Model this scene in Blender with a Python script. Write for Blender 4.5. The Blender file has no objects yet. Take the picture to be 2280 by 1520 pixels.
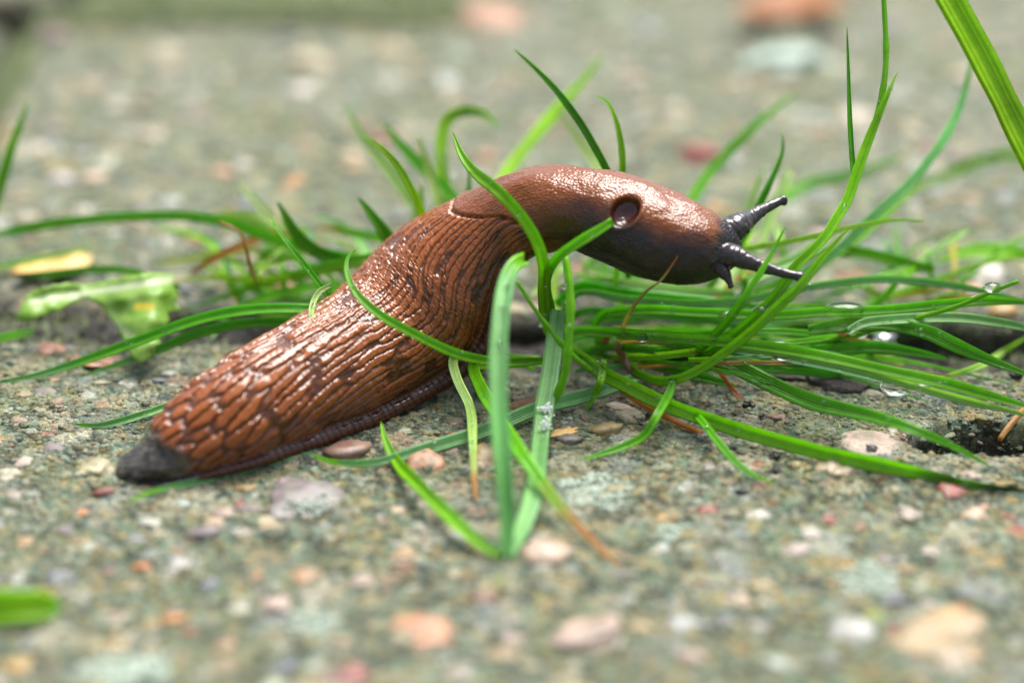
import bpy, math, random
import numpy as np
from mathutils import Vector

random.seed(7)
RNG = np.random.default_rng(11)
S = 0.001                      # all modelling below is in millimetres

# ------------------------------------------------------------------ camera, sky, sun, exposure
sc = bpy.context.scene
PITCH = math.radians(26.0)
DIST = 330.0                   # camera to focus plane, mm
PXMM = 134.0 / 2280.0          # one photograph pixel at the focus plane, mm
FWD = np.array([0, math.cos(PITCH), -math.sin(PITCH)])
RGT = np.array([1.0, 0, 0])
UPV = np.array([0, math.sin(PITCH), math.cos(PITCH)])
CAM = np.array([0, 0, 9.5]) - DIST * FWD

cd = bpy.data.cameras.new('camera')
cam = bpy.data.objects.new('camera', cd)
sc.collection.objects.link(cam)
cam.location = CAM * S
cam.rotation_euler = (math.radians(90) - PITCH, 0, 0)
cd.sensor_width = 36.0
cd.lens = 36.0 * DIST / 134.0
cd.clip_start = 0.005
cd.clip_end = 500.0
cd.dof.use_dof = True
cd.dof.focus_distance = DIST * S
cd.dof.aperture_fstop = 6.6
cd.dof.aperture_blades = 0
sc.camera = cam

world = bpy.data.worlds.new('World')
sc.world = world
world.use_nodes = True
wn, wl = world.node_tree.nodes, world.node_tree.links
wn.clear()
SUN_EL, SUN_AZ = math.radians(66), math.radians(25)
sky = wn.new('ShaderNodeTexSky')
sky.sky_type = 'NISHITA'
sky.sun_disc = False
sky.sun_elevation = SUN_EL
sky.sun_rotation = SUN_AZ
sky.air_density = 1.0
sky.dust_density = 4.0
hs = wn.new('ShaderNodeHueSaturation')
hs.inputs['Saturation'].default_value = 0.62
bg = wn.new('ShaderNodeBackground')
bg.inputs['Strength'].default_value = 0.05
wo = wn.new('ShaderNodeOutputWorld')
wl.new(sky.outputs[0], hs.inputs['Color'])
wl.new(hs.outputs[0], bg.inputs['Color'])
wl.new(bg.outputs[0], wo.inputs['Surface'])

sd = bpy.data.lights.new('sun', 'SUN')
sd.energy = 1.5
sd.angle = math.radians(40)
sd.color = (1.0, 0.97, 0.93)
sun = bpy.data.objects.new('sun', sd)
sc.collection.objects.link(sun)
sdir = Vector((math.sin(SUN_AZ) * math.cos(SUN_EL), math.cos(SUN_AZ) * math.cos(SUN_EL), math.sin(SUN_EL)))
sun.rotation_euler = sdir.to_track_quat('Z', 'Y').to_euler()
sun.location = sdir * 3

sc.view_settings.view_transform = 'Standard'
sc.view_settings.look = 'None'
sc.view_settings.gamma = 1.0
sc.view_settings.exposure = 2.3
sc.render.engine = 'CYCLES'
sc.cycles.max_bounces = 10
sc.cycles.transmission_bounces = 8
sc.cycles.transparent_max_bounces = 8
sc.cycles.use_denoising = True

# ------------------------------------------------------------------ helpers
def ray(px, py):
    return ((px - 1140) * PXMM * RGT + (760 - py) * PXMM * UPV) / DIST + FWD
def P(px, py, off):                      # pixel + distance from the focus plane -> point
    return CAM + ray(px, py) * (DIST + off)
def G(px, py, z=0.0):                    # pixel -> point on a horizontal plane
    r = ray(px, py)
    return CAM + r * (z - CAM[2]) / r[2]
def proj(X):
    v = X - CAM
    d = v @ FWD
    return np.stack([1140 + (v @ RGT) / d * DIST / PXMM, 760 - (v @ UPV) / d * DIST / PXMM], -1), d

def _h(ix, iy, seed):
    n = (ix.astype(np.int64) * 374761393 + iy.astype(np.int64) * 668265263 + seed * 974634777) & 0xFFFFFFFF
    n = ((n ^ (n >> 13)) * 1274126177) & 0xFFFFFFFF
    n = ((n ^ (n >> 16)) * 2246822519) & 0xFFFFFFFF
    return ((n ^ (n >> 15)) & 0xFFFFFF) / float(0xFFFFFF)
def vn(x, y, seed=0):                    # value noise -1..1
    x = np.asarray(x, float); y = np.asarray(y, float)
    ix, iy = np.floor(x), np.floor(y)
    fx, fy = x - ix, y - iy
    fx = fx * fx * (3 - 2 * fx); fy = fy * fy * (3 - 2 * fy)
    a = _h(ix, iy, seed); b = _h(ix + 1, iy, seed); c = _h(ix, iy + 1, seed); d = _h(ix + 1, iy + 1, seed)
    return ((a + (b - a) * fx) * (1 - fy) + (c + (d - c) * fx) * fy) * 2 - 1
def fbm(x, y, seed=0, octv=4):
    r = 0; a = 1.0
    for k in range(octv):
        r = r + a * vn(x * 2 ** k + 17.3 * k, y * 2 ** k - 9.1 * k, seed + k); a *= 0.5
    return r
def worley(x, y, seed=0, jx=0.9, jy=0.9):
    ix, iy = np.floor(x), np.floor(y)
    f1 = np.full(x.shape, 9.0); f2 = f1.copy(); idv = np.zeros(x.shape)
    for dx in (-1, 0, 1):
        for dy in (-1, 0, 1):
            cx, cy = ix + dx, iy + dy
            sx = cx + 0.5 + (_h(cx, cy, seed) - 0.5) * jx + 0.5 * (_h(cy, cy, seed + 5) - 0.5)
            sy = cy + 0.5 + (_h(cx, cy, seed + 1) - 0.5) * jy
            d = np.sqrt((x - sx) ** 2 + (y - sy) ** 2)
            idv = np.where(d < f1, _h(cx, cy, seed + 2), idv)
            f2 = np.where(d < f1, f1, np.minimum(f2, d))
            f1 = np.minimum(f1, d)
    return f1, f2, idv
def sstep(a, b, x):
    t = np.clip((x - a) / (b - a), 0, 1)
    return t * t * (3 - 2 * t)
def crom(ctrl, ts):                      # centripetal-ish Catmull-Rom through rows of ctrl at chord parameter
    ctrl = np.asarray(ctrl, float)
    n = len(ctrl)
    k = np.concatenate([[0], np.cumsum(np.sqrt(np.linalg.norm(np.diff(ctrl[:, :3], axis=0), axis=1)) + 1e-6)])
    k /= k[-1]
    m = np.zeros_like(ctrl)
    for i in range(n):
        a, b = max(i - 1, 0), min(i + 1, n - 1)
        m[i] = (ctrl[b] - ctrl[a]) / (k[b] - k[a])
    j = np.clip(np.searchsorted(k, ts, side='right') - 1, 0, n - 2)
    hh = (k[j + 1] - k[j])[:, None]
    t = (ts - k[j])[:, None] / hh
    return ((2 * t**3 - 3 * t**2 + 1) * ctrl[j] + (t**3 - 2 * t**2 + t) * hh * m[j]
            + (-2 * t**3 + 3 * t**2) * ctrl[j + 1] + (t**3 - t**2) * hh * m[j + 1])
def resample(pts, n):                    # even arc length
    d = np.concatenate([[0], np.cumsum(np.linalg.norm(np.diff(pts[:, :3], axis=0), axis=1))])
    u = np.linspace(0, d[-1], n)
    return np.stack([np.interp(u, d, pts[:, k]) for k in range(pts.shape[1])], -1)

def mesh_np(name, V, F, smooth=True, col=None, uv=None):
    """V (n,3) mm, F (m,k) index array with constant k; col per vertex (n,3 or 4)"""
    me = bpy.data.meshes.new(name)
    V = np.asarray(V, np.float32) * S
    F = np.asarray(F, np.int32)
    me.vertices.add(len(V)); me.vertices.foreach_set('co', V.ravel())
    me.loops.add(F.size); me.loops.foreach_set('vertex_index', F.ravel())
    me.polygons.add(len(F))
    me.polygons.foreach_set('loop_start', np.arange(0, F.size, F.shape[1], dtype=np.int32))
    me.polygons.foreach_set('loop_total', np.full(len(F), F.shape[1], np.int32))
    me.polygons.foreach_set('use_smooth', np.full(len(F), smooth, bool))
    me.update(calc_edges=True)
    if col is not None:
        c = np.ones((len(V), 4), np.float32); c[:, :col.shape[1]] = col
        me.color_attributes.new('Col', 'FLOAT_COLOR', 'POINT').data.foreach_set('color', c.ravel())
    if uv is not None:
        at = me.attributes.new('across', 'FLOAT', 'POINT'); at.data.foreach_set('value', np.asarray(uv, np.float32).ravel())
    me.validate()
    return me
def obj(name, me, mat=None, parent=None, label=None, cat=None, group=None, kind=None):
    o = bpy.data.objects.new(name, me)
    sc.collection.objects.link(o)
    if mat and me and not me.materials: me.materials.append(mat)
    if parent: o.parent = parent
    if label: o['label'] = label
    if cat: o['category'] = cat
    if group: o['group'] = group
    if kind: o['kind'] = kind
    return o
def empty(name, loc, label, cat, group=None):
    o = obj(name, None, label=label, cat=cat, group=group)
    o.location = np.asarray(loc) * S
    o.empty_display_size = 0.003
    return o
def child(name, V, F, mat, par, **k):    # V in world mm, made local to the parent's place
    base = np.array(par.location) / S if par else np.zeros(3)
    return obj(name, mesh_np(name, V - base, F, **k), mat, par)
def grid_faces(nu, nv, wrap_v=False):
    i = np.arange(nu - 1)[:, None]; j = np.arange(nv if wrap_v else nv - 1)[None, :]
    j2 = (j + 1) % nv
    a = i * nv + j; b = i * nv + j2; c = (i + 1) * nv + j2; d = (i + 1) * nv + j
    return np.stack([a, b, c, d], -1).reshape(-1, 4)
def ico(sub=0):
    import bmesh
    bm = bmesh.new(); bmesh.ops.create_icosphere(bm, subdivisions=sub + 1, radius=1.0)
    v = np.array([x.co[:] for x in bm.verts]); f = np.array([[q.index for q in p.verts] for p in bm.faces])
    bm.free(); return v, f

# ------------------------------------------------------------------ materials
class NT:
    def __init__(s, name):
        s.m = bpy.data.materials.new(name); s.m.use_nodes = True
        s.t = s.m.node_tree; s.t.nodes.clear()
        s.out = s.n('ShaderNodeOutputMaterial')
    def n(s, ty, **k):
        o = s.t.nodes.new(ty)
        for a, b in k.items(): setattr(o, a, b)
        return o
    def l(s, a, b): s.t.links.new(a, b)
    def put(s, sock, v):
        if isinstance(v, bpy.types.NodeSocket): s.l(v, sock)
        elif isinstance(v, (tuple, list)) and len(v) == 3 and sock.type == 'RGBA': sock.default_value = (*v, 1)
        else: sock.default_value = v
    def co(s, scale=1000.0):              # object coordinates in mm
        c = s.n('ShaderNodeTexCoord'); mp = s.n('ShaderNodeVectorMath', operation='SCALE')
        mp.inputs['Scale'].default_value = scale
        s.l(c.outputs['Object'], mp.inputs[0]); return mp.outputs[0]
    def noise(s, vec, scale, det=4, rough=0.6):
        o = s.n('ShaderNodeTexNoise'); s.l(vec, o.inputs['Vector'])
        o.inputs['Scale'].default_value = scale; o.inputs['Detail'].default_value = det; o.inputs['Roughness'].default_value = rough
        return o.outputs['Fac']
    def vor(s, vec, scale, feature='F1'):
        o = s.n('ShaderNodeTexVoronoi', feature=feature); s.l(vec, o.inputs['Vector']); o.inputs['Scale'].default_value = scale
        return o
    def ramp(s, fac, stops, interp='LINEAR'):
        o = s.n('ShaderNodeValToRGB'); s.l(fac, o.inputs[0]); r = o.color_ramp; r.interpolation = interp
        while len(r.elements) < len(stops): r.elements.new(0.5)
        for e, (p, c) in zip(r.elements, stops):
            e.position = p; e.color = (*c, 1) if isinstance(c, tuple) else (c, c, c, 1)
        return o.outputs[0]
    def mix(s, f, a, b, mode='MIX'):
        o = s.n('ShaderNodeMix', data_type='RGBA', blend_type=mode)
        s.put(o.inputs['Factor'], f); s.put(o.inputs['A'], a); s.put(o.inputs['B'], b)
        return o.outputs['Result']
    def math(s, op, a, b=0.0):
        o = s.n('ShaderNodeMath', operation=op); s.put(o.inputs[0], a); s.put(o.inputs[1], b); return o.outputs[0]
    def bump(s, h, strength, dist, normal=None):
        o = s.n('ShaderNodeBump'); s.l(h, o.inputs['Height'])
        o.inputs['Strength'].default_value = strength; o.inputs['Distance'].default_value = dist
        if normal: s.l(normal, o.inputs['Normal'])
        return o.outputs[0]
    def bsdf(s, color, rough, **k):
        o = s.n('ShaderNodeBsdfPrincipled'); s.put(o.inputs['Base Color'], color); s.put(o.inputs['Roughness'], rough)
        for a, v in k.items(): s.put(o.inputs[a.replace('_', ' ')], v)
        return o
    def done(s, sh): s.l(sh, s.out.inputs['Surface']); return s.m

GRAINS = [(0.0, (0.20, 0.21, 0.17)), (0.12, (0.46, 0.40, 0.27)), (0.24, (0.30, 0.31, 0.26)), (0.36, (0.36, 0.28, 0.15)),
          (0.46, (0.16, 0.19, 0.15)), (0.57, (0.58, 0.53, 0.42)), (0.66, (0.09, 0.095, 0.08)), (0.74, (0.30, 0.33, 0.33)),
          (0.81, (0.66, 0.65, 0.60)), (0.87, (0.46, 0.28, 0.21)), (0.91, (0.24, 0.25, 0.10)), (0.945, (0.50, 0.30, 0.09)), (0.975, (0.42, 0.12, 0.08))]

def ground_colour(t, v):
    """patchy aggregate concrete: pale and dark lumps one to four millimetres across"""
    med = t.noise(v, 0.26, 6, 0.75)
    lump = t.noise(v, 0.75, 3, 0.6)
    fine = t.noise(v, 2.0, 5, 0.75)
    mm = t.math('ADD', t.math('MULTIPLY', med, 0.62), t.math('MULTIPLY', lump, 0.38))
    paste = t.ramp(mm, [(0.39, (0.016, 0.024, 0.014)), (0.455, (0.050, 0.068, 0.040)), (0.51, (0.118, 0.140, 0.092)), (0.555, (0.230, 0.232, 0.160)), (0.61, (0.40, 0.385, 0.29))])
    hue = t.ramp(t.noise(v, 0.4, 3, 0.6), [(0.41, (1.25, 0.98, 0.62)), (0.5, (0.98, 1.02, 0.96)), (0.59, (0.70, 0.97, 1.02))])
    paste = t.mix(1.0, paste, hue, 'MULTIPLY')
    out = paste
    for sc_, thr, keep, f_ in ((0.17, 0.46, 0.40, 0.40), (0.34, 0.40, 0.48, 0.30), (1.3, 0.38, 0.52, 0.45)):
        dv = t.n('ShaderNodeVectorMath', operation='ADD'); nz = t.n('ShaderNodeTexNoise'); t.l(v, nz.inputs['Vector']); nz.inputs['Scale'].default_value = sc_ * 1.8
        nz.inputs['Detail'].default_value = 4
        ns = t.n('ShaderNodeVectorMath', operation='SCALE'); t.l(nz.outputs['Color'], ns.inputs[0]); ns.inputs['Scale'].default_value = 0.8 / sc_
        t.l(v, dv.inputs[0]); t.l(ns.outputs[0], dv.inputs[1])
        vo = t.vor(dv.outputs[0], sc_)
        sep = t.n('ShaderNodeSeparateColor'); t.l(vo.outputs['Color'], sep.inputs[0])
        gcol = t.mix(f_, t.ramp(sep.outputs[0], GRAINS, 'CONSTANT'), paste)
        m = t.math('MULTIPLY', t.math('LESS_THAN', vo.outputs['Distance'], thr), t.math('GREATER_THAN', sep.outputs[1], keep))
        m = t.math('MULTIPLY', m, t.ramp(fine, [(0.34, 0.1), (0.5, 0.95)]))
        out = t.mix(m, out, gcol)
    big = t.noise(v, 0.035, 3)
    alg = t.ramp(t.math('ADD', t.math('MULTIPLY', med, 0.6), t.math('MULTIPLY', big, 0.5)), [(0.53, 0.0), (0.68, 0.75)])
    alg = t.math('MULTIPLY', alg, t.ramp(fine, [(0.36, 0.1), (0.60, 1.0)]))
    out = t.mix(alg, out, (0.090, 0.140, 0.030))
    return out, fine
def concrete_mat():
    t = NT('concrete')
    v = t.co()
    out, fine = ground_colour(t, v)
    speck = t.noise(v, 5.5, 3, 0.7)
    out = t.mix(t.ramp(fine, [(0.36, 0.0), (0.60, 1.0)]), t.mix(1.0, out, (0.5, 0.53, 0.45), 'MULTIPLY'), out)
    out = t.mix(t.ramp(speck, [(0.60, 0.0), (0.68, 0.7)]), out, (0.022, 0.026, 0.016))
    out = t.mix(t.ramp(speck, [(0.30, 0.7), (0.36, 0.0)]), out, (0.42, 0.42, 0.33))
    dirt_shade = t.n('ShaderNodeAttribute', attribute_name='dirt_shade')
    out = t.mix(t.math('MULTIPLY', dirt_shade.outputs['Fac'], t.ramp(fine, [(0.3, 1.0), (0.7, 0.72)])), out, t.ramp(fine, [(0.35, (0.006, 0.005, 0.003)), (0.7, (0.030, 0.027, 0.014))]))  # soil dirt and painted shade darken the concrete here
    h = t.math('ADD', t.math('MULTIPLY', fine, 0.6), t.math('MULTIPLY', speck, 0.4))
    n = t.bump(h, 1.0, 0.0004)
    rough = t.ramp(t.noise(v, 0.9, 4), [(0.3, 0.34), (0.7, 0.65)])
    b = t.bsdf(out, rough, Normal=n)
    b.inputs['Specular IOR Level'].default_value = 0.3
    return t.done(b.outputs[0])
def grain_mat():
    t = NT('sand_grain')
    g = t.n('ShaderNodeNewGeometry')
    v = t.co()
    base, fine = ground_colour(t, v)
    c = t.mix(0.62, t.mix(1.0, t.ramp(g.outputs['Random Per Island'], GRAINS, 'CONSTANT'), (0.85, 0.85, 0.8), 'MULTIPLY'), base)
    f = t.noise(v, 2.6, 5, 0.75)
    c = t.mix(t.ramp(f, [(0.40, 0.8), (0.58, 0.0)]), c, t.mix(1.0, base, (0.5, 0.55, 0.42), 'MULTIPLY'))
    b = t.bsdf(c, 0.5, Normal=t.bump(f, 0.9, 0.0003))
    b.inputs['Specular IOR Level'].default_value = 0.3
    return t.done(b.outputs[0])
def pebble_mat():
    t = NT('pebble')
    oi = t.n('ShaderNodeObjectInfo')
    v = t.co()
    vec = t.n('ShaderNodeVectorMath', operation='ADD'); t.l(v, vec.inputs[0])
    rn = t.math('MULTIPLY', oi.outputs['Random'], 91.0)
    t.l(rn, vec.inputs[1])
    f = t.noise(vec.outputs[0], 0.9, 5, 0.65)
    f2 = t.noise(vec.outputs[0], 3.5, 4, 0.7)
    c = t.mix(t.ramp(f, [(0.38, 0.0), (0.60, 0.85)]), oi.outputs['Color'], t.mix(1.0, oi.outputs['Color'], (0.46, 0.46, 0.42), 'MULTIPLY'))
    c = t.mix(t.ramp(f2, [(0.47, 0.0), (0.62, 0.8)]), c, (0.13, 0.14, 0.09))
    b = t.bsdf(c, t.ramp(f2, [(0.3, 0.28), (0.7, 0.6)]), Normal=t.bump(f2, 0.5, 0.00025))
    return t.done(b.outputs[0])
def soil_mat():
    t = NT('soil')
    v = t.co()
    f = t.noise(v, 0.7, 6, 0.7)
    c = t.ramp(f, [(0.3, (0.005, 0.004, 0.003)), (0.55, (0.018, 0.014, 0.009)), (0.75, (0.040, 0.040, 0.018))])
    b = t.bsdf(c, 0.6, Normal=t.bump(f, 1.0, 0.0006))
    return t.done(b.outputs[0])
def ground_mat():
    t = NT('garden_ground')
    v = t.co(1.0)
    f = t.noise(v, 14.0, 8, 0.7)
    c = t.ramp(f, [(0.3, (0.03, 0.026, 0.015)), (0.5, (0.05, 0.07, 0.02)), (0.75, (0.10, 0.12, 0.04))])
    b = t.bsdf(c, 0.85)
    return t.done(b.outputs[0])
def moss_mat():
    t = NT('moss')
    g = t.n('ShaderNodeNewGeometry')
    c = t.ramp(g.outputs['Random Per Island'], [(0.0, (0.035, 0.06, 0.012)), (0.6, (0.08, 0.12, 0.03)), (1.0, (0.14, 0.15, 0.05))])
    b = t.bsdf(c, 0.6)
    return t.done(b.outputs[0])
def lichen_mat():
    t = NT('lichen')
    g = t.n('ShaderNodeNewGeometry')
    c = t.ramp(g.outputs['Random Per Island'], [(0.0, (0.17, 0.23, 0.17)), (0.5, (0.26, 0.32, 0.25)), (1.0, (0.36, 0.41, 0.34))])
    b = t.bsdf(c, 0.7)
    return t.done(b.outputs[0])
def grass_mat():
    t = NT('grass_blade')
    at = t.n('ShaderNodeAttribute', attribute_name='Col')
    ac = t.n('ShaderNodeAttribute', attribute_name='across')
    v = t.co()
    f = t.noise(v, 0.8, 4)
    rib = t.math('SINE', t.math('MULTIPLY', ac.outputs['Fac'], 19.0))
    half = t.ramp(t.math('ADD', t.math('MULTIPLY', ac.outputs['Fac'], 0.5), 0.5), [(0.0, (1.35, 1.22, 1.3)), (0.44, (1.12, 1.08, 1.0)), (0.5, (0.62, 0.72, 0.6)), (0.56, (0.86, 0.9, 0.8)), (1.0, (1.0, 1.0, 1.1))])  # lit and shaded halves of the fold painted into the colour; darker midrib
    c = t.mix(t.ramp(f, [(0.35, 0.0), (0.7, 0.5)]), at.outputs['Color'], t.mix(1.0, at.outputs['Color'], (0.62, 0.72, 0.6), 'MULTIPLY'))
    c = t.mix(1.0, c, half, 'MULTIPLY')
    c = t.mix(t.math('MULTIPLY', t.ramp(rib, [(0.0, 0.0), (1.0, 1.0)]), 0.22), c, t.mix(1.0, c, (1.5, 1.35, 1.6), 'MULTIPLY'))
    n = t.bump(rib, 0.35, 0.00010)
    n = t.bump(t.noise(v, 2.5, 3), 0.25, 0.00015, n)
    b = t.bsdf(c, 0.32, Normal=n)
    b.inputs['Specular IOR Level'].default_value = 0.38
    tr = t.n('ShaderNodeBsdfTranslucent')
    t.l(t.mix(1.0, c, (1.25, 1.2, 0.6), 'MULTIPLY'), tr.inputs['Color'])
    mx = t.n('ShaderNodeMixShader'); mx.inputs[0].default_value = 0.45
    t.l(b.outputs[0], mx.inputs[1]); t.l(tr.outputs[0], mx.inputs[2])
    return t.done(mx.outputs[0])
def slug_mat():
    t = NT('slug_skin')
    at = t.n('ShaderNodeAttribute', attribute_name='Col')
    v = t.co()
    f = t.noise(v, 3.2, 4, 0.65)
    c = t.mix(t.ramp(f, [(0.42, 0.45), (0.62, 0.0)]), at.outputs['Color'], t.mix(1.0, at.outputs['Color'], (0.5, 0.45, 0.42), 'MULTIPLY'))
    n = t.bump(f, 0.22, 0.00016)
    b = t.bsdf(c, 0.38, Normal=n)
    b.inputs['Specular IOR Level'].default_value = 0.12
    b.inputs['Subsurface Weight'].default_value = 0.12
    b.inputs['Subsurface Radius'].default_value = (1.0, 0.35, 0.15)
    b.inputs['Subsurface Scale'].default_value = 0.0008
    b.inputs['Coat Weight'].default_value = 1.0
    b.inputs['Coat Roughness'].default_value = 0.07
    b.inputs['Coat IOR'].default_value = 1.42
    return t.done(b.outputs[0])
def water_mat():
    t = NT('water')
    b = t.bsdf((1, 1, 1), 0.0)
    b.inputs['Transmission Weight'].default_value = 1.0
    b.inputs['IOR'].default_value = 1.333
    return t.done(b.outputs[0])
def plain_mat(name, c1, c2, scale, rough, bstr=0.5, bd=0.0003, **k):
    t = NT(name)
    v = t.co()
    f = t.noise(v, scale, 5, 0.65)
    b = t.bsdf(t.ramp(f, [(0.3, c1), (0.7, c2)]), rough, Normal=t.bump(f, bstr, bd))
    for a, q in k.items(): b.inputs[a.replace('_', ' ')].default_value = q
    return t.done(b.outputs[0])

M_CON, M_GRAIN, M_PEB, M_SOIL, M_GND = concrete_mat(), grain_mat(), pebble_mat(), soil_mat(), ground_mat()
M_MOSS, M_LICH, M_GRASS, M_SLUG, M_WATER = moss_mat(), lichen_mat(), grass_mat(), slug_mat(), water_mat()
M_BARK = plain_mat('bark', (0.018, 0.013, 0.010), (0.07, 0.055, 0.045), 1.2, 0.55, 0.9, 0.0006)
M_CRUMB = plain_mat('dark_crumb', (0.006, 0.005, 0.005), (0.03, 0.02, 0.018), 2.0, 0.4)
M_WHITE = plain_mat('white_fleck', (0.75, 0.76, 0.72), (0.9, 0.9, 0.88), 4.0, 0.6)
M_LEAFBROWN = plain_mat('dead_leaf', (0.10, 0.035, 0.008), (0.30, 0.105, 0.012), 0.25, 0.5)
M_LEAFYEL = plain_mat('yellow_leaf', (0.55, 0.30, 0.07), (0.75, 0.55, 0.22), 0.3, 0.5)
M_SHELL = plain_mat('brown_husk', (0.10, 0.035, 0.015), (0.32, 0.15, 0.06), 0.8, 0.3)

# ------------------------------------------------------------------ ground relief
def y_near(x):                           # far edge of the near slab
    return 20.5 - 9.0 * sstep(-35, 25, x) + 0.8 * vn(x * 0.12, x * 0 + 3.3, 4) + 0.35 * vn(x * 0.5, x * 0 + 1.3, 5)
def y_far(x):                            # near edge of the far slab
    return 29.5 - 4.0 * sstep(-35, 25, x) + 0.8 * vn(x * 0.10, x * 0 + 7.3, 6) + 0.35 * vn(x * 0.5, x * 0 + 4.3, 7)
X_LEFT = -91.0                           # left edge of the far slab
def y_end(x): return 163.0 + 150.0 * sstep(X_LEFT + 8, X_LEFT + 45, x) + 0.10 * (x - X_LEFT) + 1.0 * vn(x * 0.1, x * 0 + 2.0, 8)
PITC = G(2160, 985)
def relief(x, y):                        # surface texture shared by both slabs
    z = 0.45 * fbm(x * 0.05, y * 0.05, 20, 3) + 0.22 * fbm(x * 0.33, y * 0.33, 30, 3)
    f1, f2, idv = worley(x * 0.95, y * 0.95, 40)
    z = z + 0.16 * sstep(0.55, 0.1, f1) * (idv > 0.35)
    z = z + 0.09 * vn(x * 2.4, y * 2.4, 50)
    return z
def roundoff(d, r):
    q = np.clip(1 - d / r, 0, 1)
    return r * (1 - np.sqrt(np.maximum(1 - q * q, 0)))
def H_near(x, y):
    z = relief(x, y)
    e = y_near(x) - y
    z = z - roundoff(e, 4.0) * 0.9
    # broken pit at the right, soft dip towards the tuft root
    q = np.sqrt(((x - PITC[0] - 1.0) / 10.0) ** 2 + ((y - PITC[1]) / np.where(y < PITC[1], 3.8, 6.0)) ** 2) + 0.22 * fbm(x * 0.22, y * 0.22, 60, 3)
    z = z - 7.5 * sstep(1.05, 0.5, q)
    z = z + 0.9 * np.exp(-((x - PITC[0] + 2) / 14) ** 2 - ((y - PITC[1] + 7.5) / 5) ** 2)
    z = z - 1.6 * np.exp(-((x - 6) / 15) ** 2 - ((y - 9) / 6) ** 2)
    return z
def H_far(x, y):
    z = relief(x, y) - 0.2
    z = z - roundoff(y - y_far(x), 3.0) * 0.9 - roundoff(x - X_LEFT, 7.0) - roundoff(y_end(x) - y, 6.0)
    return z
def H_soil(x, y):
    return -3.8 + 1.6 * sstep(-10, -60, x) - 1.2 * sstep(10, 50, x) + 1.2 * fbm(x * 0.12, y * 0.12, 70, 4) + 0.3 * vn(x * 1.4, y * 1.4, 75)
def HGT(x, y):
    x = np.asarray(x, float); y = np.asarray(y, float)
    return np.where(y < y_near(x) - 0.2, H_near(x, y), np.where(y > y_far(x) + 0.2, H_far(x, y), H_soil(x, y)))

def axis(lo, hi, flo, fhi, fine, coarse):
    a = np.arange(flo, fhi + 1e-6, fine)
    l = np.linspace(lo, flo, max(2, int((flo - lo) / coarse) + 1))[:-1] if flo > lo else np.array([])
    r = np.linspace(fhi, hi, max(2, int((hi - fhi) / coarse) + 1))[1:] if hi > fhi else np.array([])
    return np.concatenate([l, a, r])
def slab(name, xs, ys, hfun, ymap):
    """xs axis, ys axis (0..1 style handled by ymap); a skirt closes the sides down to -16 mm"""
    X, Y = np.meshgrid(xs, ys, indexing='ij')
    Y = ymap(X, Y)
    Z = hfun(X, Y)
    pad = lambda A: np.pad(A, 1, mode='edge')
    X, Y, Z = pad(X), pad(Y), pad(Z)
    Z[0, :] = Z[-1, :] = -16; Z[:, 0] = Z[:, -1] = -16
    V = np.stack([X, Y, Z], -1).reshape(-1, 3)
    me = mesh_np(name, V, grid_faces(*X.shape))
    x, y, z = V.T
    dirt_shade = sstep(7.0, 0.5, y_near(x) - y + 3.0 * fbm(x * 0.2, y * 0.2, 61, 3)) * (y < 40) * (0.35 + 0.65 * sstep(-14, -2, x) * sstep(48, 30, x)) + sstep(-1.6, -3.0, z) + sstep(5, 0.5, y - y_far(x) + 2 * fbm(x * 0.2, y * 0.2, 62, 3)) * (y > y_far(x) - 1) * 0.7  # soil dirt along the joint, with shade painted into hollows and edge face
    me.attributes.new('dirt_shade', 'FLOAT', 'POINT').data.foreach_set('value', np.clip(dirt_shade, 0, 1).astype(np.float32))
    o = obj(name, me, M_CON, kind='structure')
    return o
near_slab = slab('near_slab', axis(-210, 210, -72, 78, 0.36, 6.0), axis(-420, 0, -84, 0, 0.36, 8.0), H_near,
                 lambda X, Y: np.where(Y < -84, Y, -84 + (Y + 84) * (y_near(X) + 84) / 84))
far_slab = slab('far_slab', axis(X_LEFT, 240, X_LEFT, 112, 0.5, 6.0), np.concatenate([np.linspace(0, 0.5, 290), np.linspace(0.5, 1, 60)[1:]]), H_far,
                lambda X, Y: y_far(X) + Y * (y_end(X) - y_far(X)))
far_slab['label'] = 'pale lichen-speckled concrete slab behind the grass joint'
near_slab['label'] = 'greenish exposed-aggregate concrete slab under the slug tail'
# soil in the joint and the wider garden ground
xs, ys = axis(-260, 260, -90, 95, 0.6, 8.0), axis(-60, 60, 5, 34, 0.6, 6.0)
X, Y = np.meshgrid(xs, ys, indexing='ij')
soil = obj('joint_soil', mesh_np('joint_soil', np.stack([X, Y, H_soil(X, Y)], -1).reshape(-1, 3), grid_faces(*X.shape)), M_SOIL, kind='structure')
gx = np.concatenate([-np.geomspace(15000, 300, 14), np.linspace(-260, 260, 14), np.geomspace(300, 15000, 14)])
X, Y = np.meshgrid(gx, gx, indexing='ij')
rr = np.hypot(X, Y)
Z = -13 + 40 * fbm(X * 0.0006, Y * 0.0006, 80, 3) * sstep(600, 4000, rr) - 6 * sstep(300, 900, rr)
obj('ground', mesh_np('ground', np.stack([X, Y, Z], -1).reshape(-1, 3), grid_faces(*X.shape)), M_GND, kind='structure')
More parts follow.
